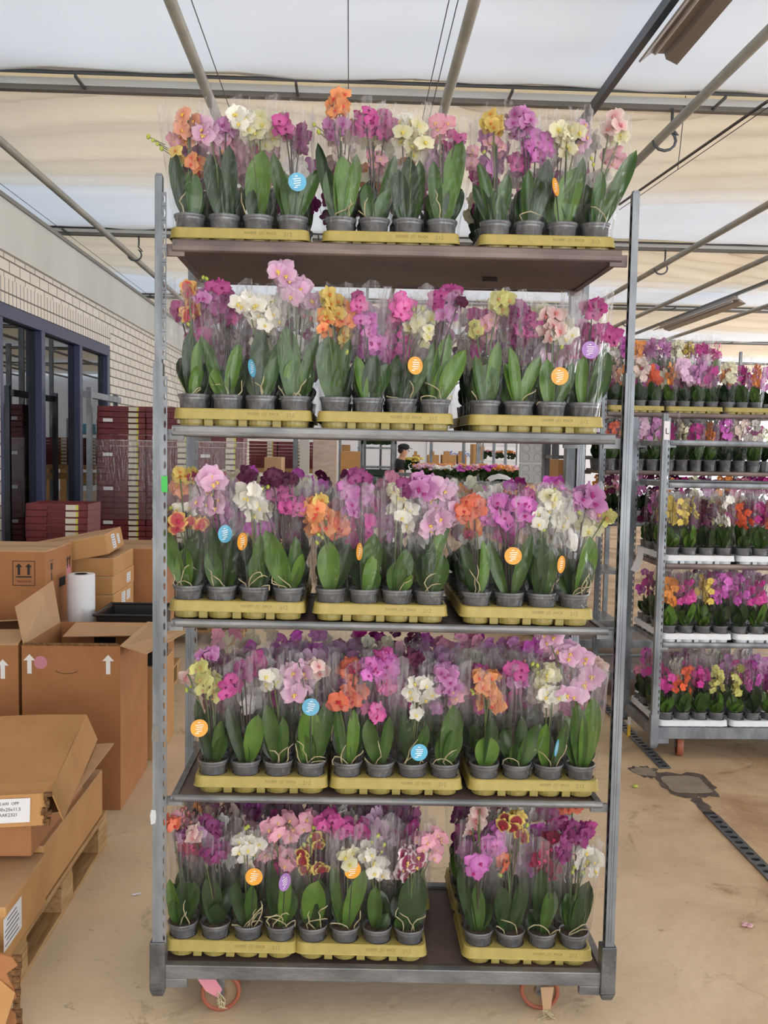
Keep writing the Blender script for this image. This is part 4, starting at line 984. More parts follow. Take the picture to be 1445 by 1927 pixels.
S2 = [
 (3,235,[(222,420,80,225),(275,480,50,260),(285,610,55,225)],[('redyellow',222,195,28,30,2,.05),('redyellow',222,315,45,55,4,.052),('magenta',150,290,25,30,2,.05)],[(185,365,G),(215,385,G),(300,118,G),(320,125,G)],None,2),
 (3,428,[(280,440,45,380),(505,490,65,440),(365,640,70,390)],[('magenta',390,185,35,30,3,.05),('purple',405,270,60,75,8,.05),('magenta',470,310,50,60,6,.045),('lilac',320,235,45,50,4,.045)],[],None,2),
 (3,645,[(632,420,90,625),(745,470,60,690),(725,570,70,680)],[('white',560,275,60,50,5,.055),('white',665,320,95,85,11,.055)],[],('tag_b',583,640,1.25),2),
 (3,840,[(775,390,105,815),(822,580,90,820),(960,430,50,880)],[('pink',748,100,55,55,3,.068),('pink',825,185,60,55,4,.062),('pink',905,240,60,60,5,.055)],[(875,340,R_),(915,355,R_),(850,250,R_)],None,3),
 (3,1070,[(1015,450,125,1045),(1140,470,60,1090)],[('yellow',1030,290,65,85,8,.05),('orange',1110,320,45,80,8,.046),('yellow',1092,445,30,45,3,.045),('orange',1000,380,30,60,4,.042)],[(1125,545,'bud_g')],None,0),
 (3,1265,[(1180,560,60,1225),(1362,610,90,1295),(1290,560,80,1260)],[('hotpink',1192,290,32,50,6,.038),('orchid',1232,385,45,60,9,.040),('orchid',1262,490,55,55,7,.050),('magenta',1180,240,25,30,3,.035)],[],None,0),
 (4,85,[(192,580,65,130),(20,560,70,60),(110,690,70,70)],[('hotpink',50,285,60,70,8,.044),('cream',112,390,48,48,4,.045),('cream',198,335,35,35,3,.045),('cream',188,450,26,45,2,.042)],[(125,335,G),(145,285,G),(170,295,G),(120,300,G)],('tag_o',125,625,.5),2),
 (4,272,[(328,430,75,255),(415,530,85,300),(335,590,80,245),(240,470,60,250)],[('magenta',245,245,40,45,4,.042),('lilac',310,285,68,78,10,.05),('magenta',335,200,42,38,4,.045),('plum',380,255,20,25,2,.035)],[],None,3),
 (4,525,[(540,610,125,520),(600,480,62,560),(470,560,60,490)],[('lime',610,265,58,50,5,.052),('lime',470,410,25,30,2,.04),('rose',545,385,55,50,5,.045)],[(620,200,G),(650,330,G)],None,1),
 (4,720,[(845,565,62,740),(672,515,50,700),(640,600,60,690)],[('purple',718,325,58,60,9,.042),('magenta',775,410,75,80,13,.044),('purple',725,470,30,30,3,.04)],[(690,385,R_)],None,1),
 (4,930,[(885,580,75,900),(1032,600,65,980)],[('blush',895,390,60,90,9,.052),('white',975,420,60,80,8,.052),('cream',840,320,45,50,4,.045)],[(965,515,G)],('tag_o',945,685,.0),1),
 (4,1115,[(1222,520,85,1185),(1232,640,72,1175),(1090,560,60,1080)],[('magenta',1130,300,52,60,6,.046),('magenta',1200,430,60,42,6,.046),('magenta',1278,440,30,38,3,.044)],[],('tag_v',1118,537,.1),0),
]
S3 = [
 (5,210,[(82,405,90,160),(292,435,100,200),(208,540,92,195)],[('yellow',180,100,28,35,2,.046),('yellow',240,112,30,28,2,.046),('peach',160,180,40,45,4,.045),('redyellow',172,405,38,45,2,.052),('redyellow',270,395,48,25,2,.048),('white',200,325,50,45,3,.045)],[(90,320,G),(120,305,G),(105,372,G),(125,360,G)],None,3),
 (5,412,[(370,415,92,385),(472,460,62,440),(372,540,85,370)],[('pink',360,130,62,50,5,.062),('pink',350,255,80,70,8,.058),('lilac',405,345,48,45,3,.058),('crimson',265,130,20,20,1,.04)],[(440,100,R_),(460,140,R_)],('tag_b',450,455,.8),2),
 (5,620,[(655,450,62,640),(640,560,92,640)],[('white',598,225,48,60,5,.058),('white',625,310,50,50,5,.055),('cream',670,290,30,50,3,.045)],[(664,190,G),(700,178,G)],('tag_o',552,500,1.1),4),
 (5,835,[(682,440,120,815),(868,470,62,860),(905,575,58,890)],[('plum',570,110,38,35,5,.04),('plum',720,120,58,38,8,.042),('magenta',765,225,58,60,9,.044),('magenta',845,270,65,60,8,.044),('plum',830,140,40,32,4,.034)],[],None,3),
 (5,1095,[(1068,505,118,1085),(1185,510,75,1150)],[('orange',970,315,55,52,5,.052),('orange',1015,380,68,58,6,.058),('redorange',1112,400,58,70,8,.05),('yellow',1020,260,30,20,2,.045)],[(1000,462,G),(1024,480,G),(992,512,G)],None,0),
 (5,1290,[(1335,455,102,1320),(1340,670,92,1330),(1322,590,90,1320)],[('purple',1250,120,50,30,5,.046),('orchid',1180,200,52,40,6,.044),('lilac',1255,220,70,58,9,.05),('lilac',1205,300,42,35,3,.05)],[],('tag_o',1245,560,1.2),0),
 (6,75,[(85,575,100,95),(38,645,100,55),(118,735,62,90)],[('cream',22,230,28,45,3,.05),('white',60,330,58,62,6,.052),('white',82,405,48,50,4,.052),('purple',85,190,50,40,5,.045)],[(45,350,G),(15,360,G)],None,1),
 (6,262,[(362,395,50,225),(316,610,105,300),(240,500,60,240)],[('lilac',195,175,62,58,5,.062),('pink',295,195,62,52,5,.064),('pink',290,295,75,55,6,.066),('pink',265,410,66,62,5,.062),('pink',385,330,50,70,6,.052)],[(190,340,R_),(395,400,R_),(370,430,R_)],None,2),
 (6,487,[(430,540,55,455),(562,520,62,535)],[('redorange',448,335,35,75,6,.048),('redorange',510,310,48,60,8,.046),('orange',515,440,48,45,4,.05),('crimson',462,470,25,15,1,.035)],[(560,290,R_)],None,2),
 (6,710,[(600,520,62,650),(862,480,72,760)],[('orchid',650,268,38,38,3,.046),('orchid',640,350,72,62,9,.05),('orchid',735,385,92,58,12,.05),('orchid',795,325,68,70,9,.052),('magenta',838,240,30,25,3,.04)],[(700,215,R_),(730,225,R_),(563,290,R_)],('tag_o',742,612,.0),0),
 (6,928,[(955,555,132,930),(925,480,80,905)],[('white',905,372,40,52,4,.052),('white',1000,300,75,50,6,.054),('white',1055,390,58,50,5,.056),('cream',960,250,38,30,2,.045)],[(1005,205,G),(1020,225,G),(940,455,G),(925,460,G)],('tag_o',1040,665,.9),1),
 (6,1130,[(1225,492,112,1185),(1202,630,112,1165)],[('lilac',1210,255,88,50,6,.062),('pink',1275,335,35,50,3,.055),('cream',1240,425,62,60,4,.056),('lime',1332,360,30,35,2,.048)],[(1165,350,G),(1160,345,G)],None,3),
]
S4 = [
 (7,355,[(275,430,52,330),(425,560,62,390),(440,650,60,380)],[('lime',300,265,48,45,3,.05),('lime',350,350,60,52,6,.046),('lime',385,415,40,35,3,.046),('blush',232,295,25,25,1,.045),('lilac',335,180,40,45,3,.045)],[(215,385,G),(240,360,G)],('tag_o',297,600,.3),0),
 (7,557,[(640,530,92,595),(455,480,52,525)],[('magenta',480,345,42,70,6,.046),('purple',555,275,62,50,7,.044),('magenta',620,240,50,60,6,.044)],[],None,0),
 (7,768,[(690,468,82,760),(790,540,60,790)],[('white',728,282,42,38,2,.05),('white',695,360,25,25,1,.044),('white',772,345,48,48,3,.05)],[],None,3),
 (7,965,[(940,478,120,950),(1065,430,85,1030),(905,645,85,930)],[('pink',885,240,58,58,3,.068),('pink',858,385,55,40,2,.070),('pink',930,300,48,48,2,.062),('blush',1000,255,38,48,3,.05),('pink',820,280,30,30,2,.05)],[],('tag_b',957,475,.0),4),
 (7,1168,[(1212,500,62,1205),(1105,500,62,1130)],[('redorange',1112,442,40,42,2,.060),('redorange',1205,400,55,55,4,.056),('redorange',1190,285,60,65,7,.042),('crimson',1215,250,25,30,2,.04)],[(1155,395,'bud_r')],None,3),
 (7,1365,[(1292,560,82,1335),(1425,540,60,1390)],[('orchid',1315,250,58,58,8,.046),('orchid',1400,255,58,85,10,.050),('hotpink',1410,370,40,48,5,.048),('hotpink',1335,510,45,45,3,.046),('magenta',1380,180,40,30,4,.04)],[],None,2),
 (8,145,[(55,520,62,115),(215,620,60,180)],[('white',175,342,60,20,2,.05),('white',125,410,28,50,2,.05),('white',208,430,48,58,4,.052),('white',145,528,25,25,1,.042),('plum',110,200,60,40,5,.045)],[],('tag_b',160,778,.1),3),
 (8,345,[(385,498,112,370),(402,640,102,372),(300,700,72,315)],[('lilac',325,300,58,62,7,.046),('lilac',350,390,60,50,6,.048),('rose',405,435,40,40,3,.045)],[],None,2),
 (8,567,[(612,570,75,600),(600,690,125,570)],[('orange',550,335,50,48,4,.045),('orange',595,405,55,50,4,.052),('orange',630,485,58,55,4,.056),('orange',612,300,25,30,1,.045)],[(492,405,G),(500,425,G)],None,0),
 (8,765,[(800,555,72,770),(925,615,102,800),(748,735,62,755)],[('magenta',750,272,50,48,5,.046),('lilac',785,335,48,52,5,.046),('magenta',700,350,25,45,3,.044)],[(820,222,R_),(905,295,G),(870,240,G),(900,250,G)],None,1),
 (8,988,[(955,605,62,930),(1082,588,52,1035)],[('white',988,440,58,50,4,.054),('cream',955,350,58,58,6,.048),('cream',1000,310,40,40,3,.045)],[],('tag_b',1012,750,1.1),2),
 (8,1190,[(1138,478,92,1185),(1245,440,105,1230)],[('pink',955,75,50,35,2,.06),('pink',1085,175,80,60,4,.064),('pink',1160,225,60,52,4,.06),('pink',1112,402,62,58,2,.072),('pink',1215,340,66,58,3,.072),('blush',1300,290,35,60,5,.048)],[(1080,270,R_),(1098,315,R_)],None,0),
]
S5 = [
 (9,228,[(240,478,52,225),(165,490,60,190),(195,600,60,190)],[('redorange',180,150,38,22,3,.044),('lilac',232,242,28,25,2,.04),('rose',215,170,28,35,3,.04)],[(255,35,R_),(262,80,R_),(240,90,R_),(275,105,R_),(250,150,R_),(290,160,R_)],None,2),
 (9,410,[(388,465,92,405),(445,620,82,425)],[('blush',300,210,38,42,2,.055),('crimson',297,300,40,28,2,.055),('purple',385,225,60,75,8,.048),('purple',430,320,60,50,6,.05),('lilac',350,215,25,25,2,.04)],[],None,0),
 (9,608,[(545,478,42,560),(640,520,60,620)],[('white',595,285,48,48,4,.05),('white',655,290,45,48,4,.048),('white',622,380,48,48,3,.052)],[(565,230,G),(605,195,G),(620,185,G),(640,235,G)],('tag_o',655,455,.0),6),
 (9,790,[(745,400,72,755),(840,440,60,810)],[('rose',770,190,48,60,4,.055),('rose',852,215,40,80,5,.05),('rose',745,362,48,28,2,.055),('rose',842,360,45,42,3,.055)],[(735,265,R_),(762,290,R_),(740,310,R_)],('tag_v',830,485,.9),5),
 (9,1005,[(1018,485,122,1000),(985,590,100,985)],[('yellowred',940,335,28,45,3,.042),('yellowred',935,432,22,40,2,.042),('yellowred',1008,292,30,35,2,.045),('yellowred',1038,412,28,35,2,.042),('rose',965,170,45,60,4,.05)],[(938,290,G),(975,240,G),(990,190,G)],None,3),
 (9,1190,[(1102,405,62,1150),(1290,435,82,1205)],[('magenta',1078,140,50,58,7,.046),('magenta',1150,200,60,52,7,.046),('magenta',1262,240,30,60,5,.044),('cream',1190,340,48,42,3,.045)],[],('tag_o',1215,418,.3),2),
 (9,1390,[(1345,520,72,1375),(1420,690,62,1400)],[('white',1302,335,36,45,3,.045),('white',1350,405,52,58,5,.046),('white',1372,460,45,32,2,.048)],[(1380,330,G),(1325,275,G),(1358,238,G),(1395,290,G)],None,0),
 (10,140,[(150,472,142,130),(65,735,80,90)],[('burgundy',102,352,55,36,3,.052),('burgundy',118,420,62,50,4,.052),('burgundy',72,495,48,52,4,.050),('rose',180,262,48,50,5,.040),('rose',262,260,42,52,5,.042),('rose',250,370,48,48,4,.046)],[(190,420,R_)],None,3),
 (10,488,[(400,430,62,430),(500,540,70,490)],[('blush',510,88,35,25,1,.055),('blush',510,150,45,40,1,.06),('blush',478,220,48,36,1,.058),('orchid',490,392,55,58,4,.058),('orchid',590,310,62,52,7,.046),('orchid',625,255,38,42,3,.042)],[(635,480,G)],None,0),
 (10,690,[(640,538,102,645),(785,500,82,720)],[('yellowred',690,160,58,38,4,.046),('yellowred',765,230,26,45,2,.044),('orchid',605,350,42,60,5,.042),('redorange',672,390,25,25,1,.045),('yellow',740,145,35,35,2,.045)],[(800,185,G),(640,485,G),(645,470,G)],None,2),
 (10,890,[(880,430,82,885),(930,560,60,900)],[('crimson',895,360,58,48,2,.066),('crimson',962,290,45,45,3,.05),('crimson',930,480,45,55,3,.055),('purple',1000,340,50,50,5,.05)],[],None,2),
 (10,1100,[(1170,520,102,1110),(1130,600,72,1110)],[('white',1132,330,38,28,2,.048),('white',1170,400,58,62,3,.062),('redorange',1080,92,60,36,6,.042),('purple',1080,205,80,58,10,.048),('magenta',1178,225,42,40,5,.044)],[(1135,468,G),(1072,465,G),(1082,435,G)],None,2),
]
n_h = 0
for s, S in enumerate((S1, S2, S3, S4, S5)):
    for idx, (vw, pxx, lv, fl, bu, tg, ro) in enumerate(S):
        ox, oy, k = ZM[vw]; Yp = 2.728 + (.012 if s == 3 else 0)
        W = lambda x, y, Y=Yp-.035: at(ox+x/k, oy+y/k, Y)
        x0 = TRX[s][idx//4]-.1455+.097*(idx % 4); Yp = 2.732 + (.012 if s == 3 else 0); z0 = dz_at(s, x0) - .048
        sc = Yp/F_PX/k; xs = x0 - at(ox+pxx/k, 500+300*s, Yp).x
        leaves = [(W(a, c).x-x0, W(a, c).z-z0, max(.03, wd*sc), (e-pxx)*sc) for (a, c, wd, e) in lv]
        fls = []
        for j, (kd, a, c, rx_, ry_, n, sz) in enumerate(fl):
            p = W(a, c); fls.append((kd, p.x-x0, p.z-z0, rx_*sc*.86, ry_*sc*.86, int(n*1.3+.5), sz, -.035+.022*(j % 3)))
        buds = [(W(a, c).x-x0, W(a, c).z-z0, cc) for (a, c, cc) in bu]
        tgo = None
        if tg: p = at(ox+tg[1]/k, oy+tg[2]/k, Yp-.05); tgo = (tg[0], p.x-x0, p.z-z0) + ((tg[3],) if len(tg) > 3 else ())
        hero(s, idx, x0, z0, leaves, fls, buds, tgo, ro, 100*s+idx, Yp); n_h += 1

# ------------------------------------------------------------------ plants of the rear rows and of the trolleys behind
for k, (a, c, l) in SPEC.items(): MT['q_'+k] = mat('bloom_'+k, a, .55, spec=.25)
def bloom_lo(b, c, sz, rnd):
    M_ = Matrix.Translation(c) @ Matrix.Rotation(rnd.uniform(-.8,.8), 4, 'Z') @ Matrix.Rotation(rnd.uniform(-.5,.5), 4, 'X') @ Matrix.Rotation(rnd.uniform(0,1.2), 4, 'Y')
    for i in range(5):
        a = math.radians(90+72*i); wd = .30 if i in (1, 4) else .19; ca, sa = math.cos(a), math.sin(a); vs = []
        for (t, w_, y) in ((.02, .02, 0), (.28, -wd, .05), (.28, wd, .05), (.46, -wd*.55, -.02), (.46, wd*.55, -.02), (.52, 0, -.06)):
            vs.append(M_ @ Vector(((ca*t-sa*w_)*sz, y*sz, (sa*t+ca*w_)*sz)))
        b.add(vs, [(0, 1, 3, 5, 4, 2)])
def simple_plant(kind, seed, hgt, nb, sz):
    rnd = random.Random(seed); t = thing('potted_orchid', 'orchid', 'potted orchid')
    link('pot', POT_LO, t)
    b = MB()
    for k in range(7):
        a = k*.9+rnd.uniform(-.3,.3); r = rnd.uniform(.025, .056)
        leaf_pts(b, (0, 0, .08), (r*math.cos(a), r*math.sin(a), rnd.uniform(.14, .22)), rnd.uniform(.055,.072), rnd, a+math.pi/2+rnd.uniform(-.4,.4), .01*math.cos(a))
    b.obj('foliage', rnd.choice(['leaf','leaf_b','leaf','leaf_c']), t, True)
    b = MB(); sp = [rnd.uniform(-.02,.02) for _ in range(4)]
    for i, (a, c) in enumerate(((sp[0], sp[1]), (sp[2], sp[3]))):
        b.mi = 0; b.tube([(0, 0, .08), (a*.5, c*.5, hgt*.6), (a*1.6, c*1.6, hgt)], .002, 4)
    b.mi = 1
    for i in range(nb+6):
        a = rnd.uniform(0, 6.283); r = math.sqrt(rnd.random())
        bloom_lo(b, Vector((.048*r*math.cos(a), .04*r*math.sin(a), hgt-.055+rnd.uniform(-.085,.06))), sz*rnd.uniform(.85,1.15), rnd)
    b.obj('flower_spray', ['stem_d', 'q_'+kind], t)
    link('plastic_sleeve', SLEEVES_B[seed % 4], t, (0, 0, .004), scale=(1, 1, rnd.uniform(.9, 1)))
    return t
b = MB(); b.lathe([(.034, 0), (.041, .078), (.0455, .084), (.0455, .088), (.043, .084), (0, .080)], 12, close=False); POT_LO = b.mesh('pot', ['pot'], True)
PROTO = []
for i, (kd, nb, sz) in enumerate((('purple',13,.048),('magenta',12,.048),('lilac',11,.055),('plum',12,.046),('pink',8,.068),('white',9,.056),('rose',10,.052),('orchid',13,.048),('cream',9,.052),('orange',10,.050),('hotpink',11,.048),('yellow',10,.046),('redorange',9,.050),('blush',9,.055),('magenta',11,.045),('lime',9,.046),('peach',10,.046))):
    p = simple_plant(kd, 300+i, .355 if i % 3 else .33, nb, sz); PROTO.append([kd, p, list(p.children), False])
def place(i, x, y, z, lab, group, sz=1.0):
    kd, p, ch, usd = PROTO[i]
    if not usd: PROTO[i][3] = True; c = p
    else:
        c = p.copy(); COL.objects.link(c)
        for q in ch: d = q.copy(); COL.objects.link(d); d.parent = c
    c.location = (x, y, z); c.rotation_euler = (0, 0, random.uniform(0, 6.28)); c.scale = (1, 1, sz)
    c['label'] = lab; c['group'] = group; c['category'] = 'potted orchid'; return c
random.seed(77)
DK = [0,0,1,1,2,2,3,3,4,5,6,7,10,14,14,13,8]; LT = [4,5,6,2,8,13,13,5,6,4]; ALL = list(range(17))
BR = {0: 1, 1: 2, 2: 2, 3: 3, 4: 3}; BP = {0: LT, 1: LT+DK, 2: LT+DK, 3: DK, 4: DK}
RN = ['front', 'second', 'third', 'fourth']
for s in range(5):
    for r in range(1, BR[s]+1):
        for k in range(12):
            tr, kk = k//4, k % 4
            x = TRX[s][tr]-.1455+.097*kk + random.uniform(-.003,.003); y = 2.732+(.012 if s == 3 else 0)+(0, .088, .176, .282)[r] + random.uniform(-.003,.003)
            i = random.choice(BP[s]); z = dz_at(s, x)-.048
            place(i, x, y, z, '%s orchid, %s row, %s from left, %s shelf of tall trolley' % (COLN[PROTO[i][0]], RN[r], ORD[k], ROWN[s]), 'sleeved orchids in the rear rows of the tall trolley')

# trolleys standing to the right
NX0, NX1 = 1.69, 3.04
trolley('galvanised trolley of orchids in white trays at the right edge', NX0, NX1, 5.0, 5.565, 1.905, None, [(1.765, 1.765, .03, 'galv'), (1.535, 1.535, .03, 'galv'), (1.090, 1.090, .03, 'lip_brown'), (.655, .655, .03, 'galv')], base=(.09, .18), detail=False)
NSH = [(1.090, 'upper'), (.655, 'middle'), (.168, 'lowest')]
FR = [[11,11,3,5,12,1,4,6], [9,10,11,7,7,10,5,1], [10,12,1,15,15,7,0,6]]
for s, (z, nm) in enumerate(NSH):
    for r in range(2):
        for k in range(2):
            tray('white_tray', NX0+.045+.2+.405*k, 5.0+.165+.265*r, z-.006, 'white pot tray, %s one, %s row, %s filled shelf of the right trolley' % (('left', 'right')[k], ('front', 'rear')[r], nm), text=False)
    for r in range(3):
        for k in range(7):
            i = FR[s][k] if r == 0 else random.choice(DK if s else ALL)
            place(i, NX0+.095+.0975*k+.01*(k//4), 5.08+(.155 if r else .13)*r, z, '%s orchid, %s from left, %s row, %s filled shelf of right trolley' % (COLN[PROTO[i][0]], ORD[k], RN[r], nm), 'orchids in white trays on the right trolley')
t = thing('paper_card', 'white curled paper card hanging from the side of the right trolley', 'card', at(1208, 1050, 5.25)); t.location.x = NX0-.012
b = MB(); b.grid(lambda u, v: (-.05*v*v-.01, -.06+.12*u-.05*v, -.13*v+.06), 3, 6); o = b.obj('curled_sheet', 'paper', t, True)
q = at(1191, 1373, 5.42); t = thing('yellow_tag', 'small yellow tag hanging below the side of the right trolley', 'tag', (NX0+.004, q.y, q.z)); MB().box((-.008, -.006, -.05), (.008, .006, .03)).obj('tag_body', 'yellow', t); MB().box((-.006, -.012, .03), (.006, .012, .075)).obj('tag_clip', 'paper', t)
q = at(1254, 803, 4.995); t = tag(MB().box((NX0+.002, 4.9965, q.z-.07), (NX0+.034, 4.9985, q.z+.03)).obj('post_label', 'paper'), 'white label with the letter L at the top of the right trolley post', 'label'); 
text_obj('printed_letter', 'L', .045, 'ink', t, (NX0+.02, 4.9955, q.z-.025), (math.pi/2, 0, 0))
MX0, MX1 = 1.70, 3.05
trolley('galvanised trolley with olive trays of orchids behind the right trolley', MX0, MX1, 6.30, 6.865, 1.905, 2.5, [(1.965, 1.965, .03, 'lip_brown'), (1.570, 1.570, .03, 'lip_brown'), (1.215, 1.215, .03, 'galv')], base=(.09, .18), detail=False)
for k in range(3): tray('olive', MX0+.25+.405*k, 6.46, 1.958, 'olive pot tray, %s one on the shelf of the trolley behind the right trolley' % ('left', 'middle', 'right')[k], text=False)
FA = [13,5,13,12,9,4,2,1,8,1,9,7]
for k in range(11):
    for (z, zn, off) in ((1.960, 'upper', 0), (1.560, 'lower', 3)):
        i = FA[(k+off) % 12]
        place(i, MX0+.09+.0975*k+.012*(k//4), 6.38, z, '%s orchid, %s from left, %s shelf of the trolley behind the right one' % (COLN[PROTO[i][0]], ORD[k], zn), 'orchids on the trolley behind the right trolley')
trolley('farthest tall orchid trolley at right, its flowers reaching above all others', MX0+.02, MX1+.05, 7.35, 7.915, 1.905, 2.5, [(2.235, 2.235, .03, 'lip_brown'), (1.80, 1.80, .03, 'lip_brown')], base=(.09, .18), detail=False)
for k in range(12):
    i = [14,12,1,5,7,9,2,2,8,11,1,10][k]
    place(i, MX0+.07+.103*k, 7.43, 2.228, '%s orchid, %s from the left on top of the farthest right trolley' % (COLN[PROTO[i][0]], ORD[k]), 'orchids on the top shelf of the farthest right trolley')
# the plants that fill the depth of the shelves behind, too many to tell apart
b = MB(); random.seed(31); srnd = random.Random(4); mats = ['pot', 'leaf_b', 'leaf'] + ['q_'+k for k in ('purple','magenta','lilac','plum','rose','cream','orchid','orange')]
def mass(x, y, z, h=.33):
    b.mi = 0; b.lathe([(.034, 0), (.045, .084), (.0, .082)], 8, (x, y, z), close=False)
    b.mi = 1 + (random.random() < .25)
    for k in range(6):
        a = k*1.05+random.uniform(-.3,.3); r = random.uniform(.03, .05); o_ = len(b.v); leaf_pts(b, (x, y, z+.08), (x+r*math.cos(a), y+r*math.sin(a), z+random.uniform(.13,.21)), .066, srnd, a+1.57, 0)
    b.mi = 3+random.randrange(8)
    for i in range(11): bloom_lo(b, Vector((x+random.uniform(-.045,.045), y+random.uniform(-.035,.035), z+h-random.uniform(0,.14))), .05, srnd)
for s, rows in ((0, (.176, .282)), (1, (.282, .370)), (2, (.282, .370, .458)), (3, (.370, .458)), (4, (.370, .458))):
    for r in rows:
        for k in range(12): mass(TRX[s][k//4]-.1455+.097*(k % 4)+random.uniform(-.005,.005), 2.732+r, dz_at(s, TRX[s][k//4])-.048, .30 if s < 2 else .385+random.uniform(-.02,.03))
for k in range(12):
    for (yy, zz) in ((6.50, 1.960), (6.62, 1.960), (6.50, 1.560), (6.62, 1.560), (6.74, 1.560), (6.44, 1.205), (6.6, 1.205), (7.55, 2.228), (7.67, 2.228), (7.45, 1.79), (7.6, 1.79), (7.75, 1.79)): mass(MX0+.09+.103*k, yy, zz)
for s, (z, nm) in enumerate(NSH):
    for k in range(8): mass(NX0+.1+.1*k, 5.50, z, .33)
tag(b.obj('orchid_mass', mats), 'dense rows of orchids filling the depth of the shelves behind the rows in front', 'orchids', kind='stuff')
for p in PROTO:
    if not p[3]:
        for q in p[2]: bpy.data.objects.remove(q)
        bpy.data.objects.remove(p[1])

# ------------------------------------------------------------------ the hall behind
random.seed(9)
def cc_empty(lab, x0, y0, w_=1.3, d=.56, z1=1.9, zs=(.6, 1.2), rz=0):
    t = thing('empty_trolley', lab, 'trolley', (x0, y0, 0), rz)
    for x in (0, w_):
        for y in (0, d): MB().box((x-.02, y-.02, .02), (x+.02, y+.02, z1)).obj('post', 'galv', t)
    for z in zs: MB().box((0, .01, z), (w_, d-.01, z+.03)).obj('shelf', 'galv_dark', t)
    MB().box((0, .01, .12), (w_, d-.01, .18)).obj('base_frame', 'galv_dark', t); return t
p = at(1046, 870, 8.2); cc_empty('bare galvanised trolley behind the right end of the tall trolley', p.x, 8.2, .62, .5, 1.9, (.6, 1.62))
def posts(px, Y, z, lab, m='galv', r=.03):
    p = at(px, 860, Y); t = tag(MB().box((p.x-r, Y-r, 0), (p.x+r, Y+r, z)).obj('roof_column', m), lab, 'column')
posts(556, 12, 3.95, 'slim grey roof column above the dark plum flowers')
posts(573, 10.1, 3.95, 'pale concrete column seen between the second and third shelf', 'fascia', .05)
posts(679, 16, 3.95, 'thin far column left of the green plant rack'); posts(811, 20, 3.95, 'slim far column in front of the white wall'); posts(872, 19, 3.95, 'slim far column above the orange flower bench')
# far crate stacks on a wooden table
p = at(548, 880, 13.5); t = thing('wooden_table', 'far light wooden table carrying red crate stacks', 'table', (p.x, 13.7, 0))
MB().box((-.62, -.35, 1.30), (.62, .35, 1.36)).obj('table_top', 'wood', t); MB().box((-.62, -.34, 1.16), (.62, -.31, 1.25)).obj('apron', 'wood', t)
for x in (-.55, .55):
    for y in (-.28, .28): MB().box((x-.04, y-.04, 0), (x+.04, y+.04, 1.30)).obj('leg', 'wood', t)
for s in range(3):
    for k in range(8): copy_tree(cp, (p.x-.41+.41*s, 13.72, 1.362+k*.0485), 0, 'far wine red crate, %s from the bottom of the %s stack on the wooden table' % (ORD[k], names[s]), 'far red crates on the wooden table')
# cartons on a wrapped far pallet
def far_box(px0, px1, py0, py1, Y, d, lab, m='card', name='carton', z0=None):
    a, c = at(px0, py1, Y), at(px1, py0, Y); zz = a.z if z0 is None else z0
    return tag(MB().box((a.x, Y, zz), (c.x, Y+d, c.z)).obj(name, m, bev=.004), lab, 'carton')
far_box(497, 530, 861, 905, 9.6, .5, 'pale carton standing behind the dark plum flowers', 'card_d', z0=0)
MT['wrapped'] = mat('film_wrapped_cartons', (206, 186, 172), .5, c2=(184, 160, 140), scale=6, aniso=(1,1,4))
far_box(588, 634, 828, 905, 11.5, .9, 'tall film wrapped pale load of cartons right of the pale column', 'wrapped', 'wrapped_load', 0)
t = thing('shelf_rack', 'far metal rack with cartons and white boxes left of the thin column', 'rack', (at(660, 860, 17).x, 17, 0))
for x in (-.2, .2):
    for y in (0, .5): MB().box((x-.02, y-.02, 0), (x+.02, y+.02, 2.1)).obj('post', 'galv', t)
for z in (.9, 1.25, 1.55, 1.82): MB().box((-.22, 0, z), (.22, .5, z+.03)).obj('shelf', 'paper' if z == 1.55 else 'galv', t)
rx0 = at(660, 860, 17).x
for k, (dx, z, h_, m_, nm) in enumerate(((-.12, 1.85, .16, 'tag_b', 'blue'), (.08, 1.85, .12, 'galv', 'grey'), (-.1, 1.58, .14, 'card', 'brown'), (.1, 1.28, .12, 'paper', 'white'), (-.12, .93, .2, 'card', 'tan'))):
    tag(MB().box((rx0+dx-.07, 17.05, z), (rx0+dx+.09, 17.4, z+h_)).obj('carton', m_), '%s box on the %s shelf of the far metal rack' % (nm, ('top', 'top', 'third', 'second', 'lowest')[k]), 'box')
posts(744, 24, 3.95, 'far slim column just right of the worker'); posts(900, 22, 3.95, 'far slim column above the right half of the bench', 'galv', .05); posts(686, 12.5, 3.95, 'slim column right of the pale wrapped load', 'rail', .018); posts(716, 15.8, 3.95, 'slim column beside the white drum', 'rail', .018); posts(1030, 8.7, 2.4, 'dark steel upright right of the foam trays', 'socket', .025); posts(1075, 6.6, 3.95, 'broad grey column behind the right end of the third shelf', 'galv', .045)

far_box(640, 678, 850, 905, 13, .6, 'carton pile beside the far green plant rack', 'card', z0=0)
far_box(648, 676, 884, 905, 12.2, .3, 'white printed carton below the far carton pile', 'paper', z0=0)
far_box(1050, 1062, 865, 880, 6.9, .3, 'orange brown carton between the bare trolley posts', 'card', z0=0)
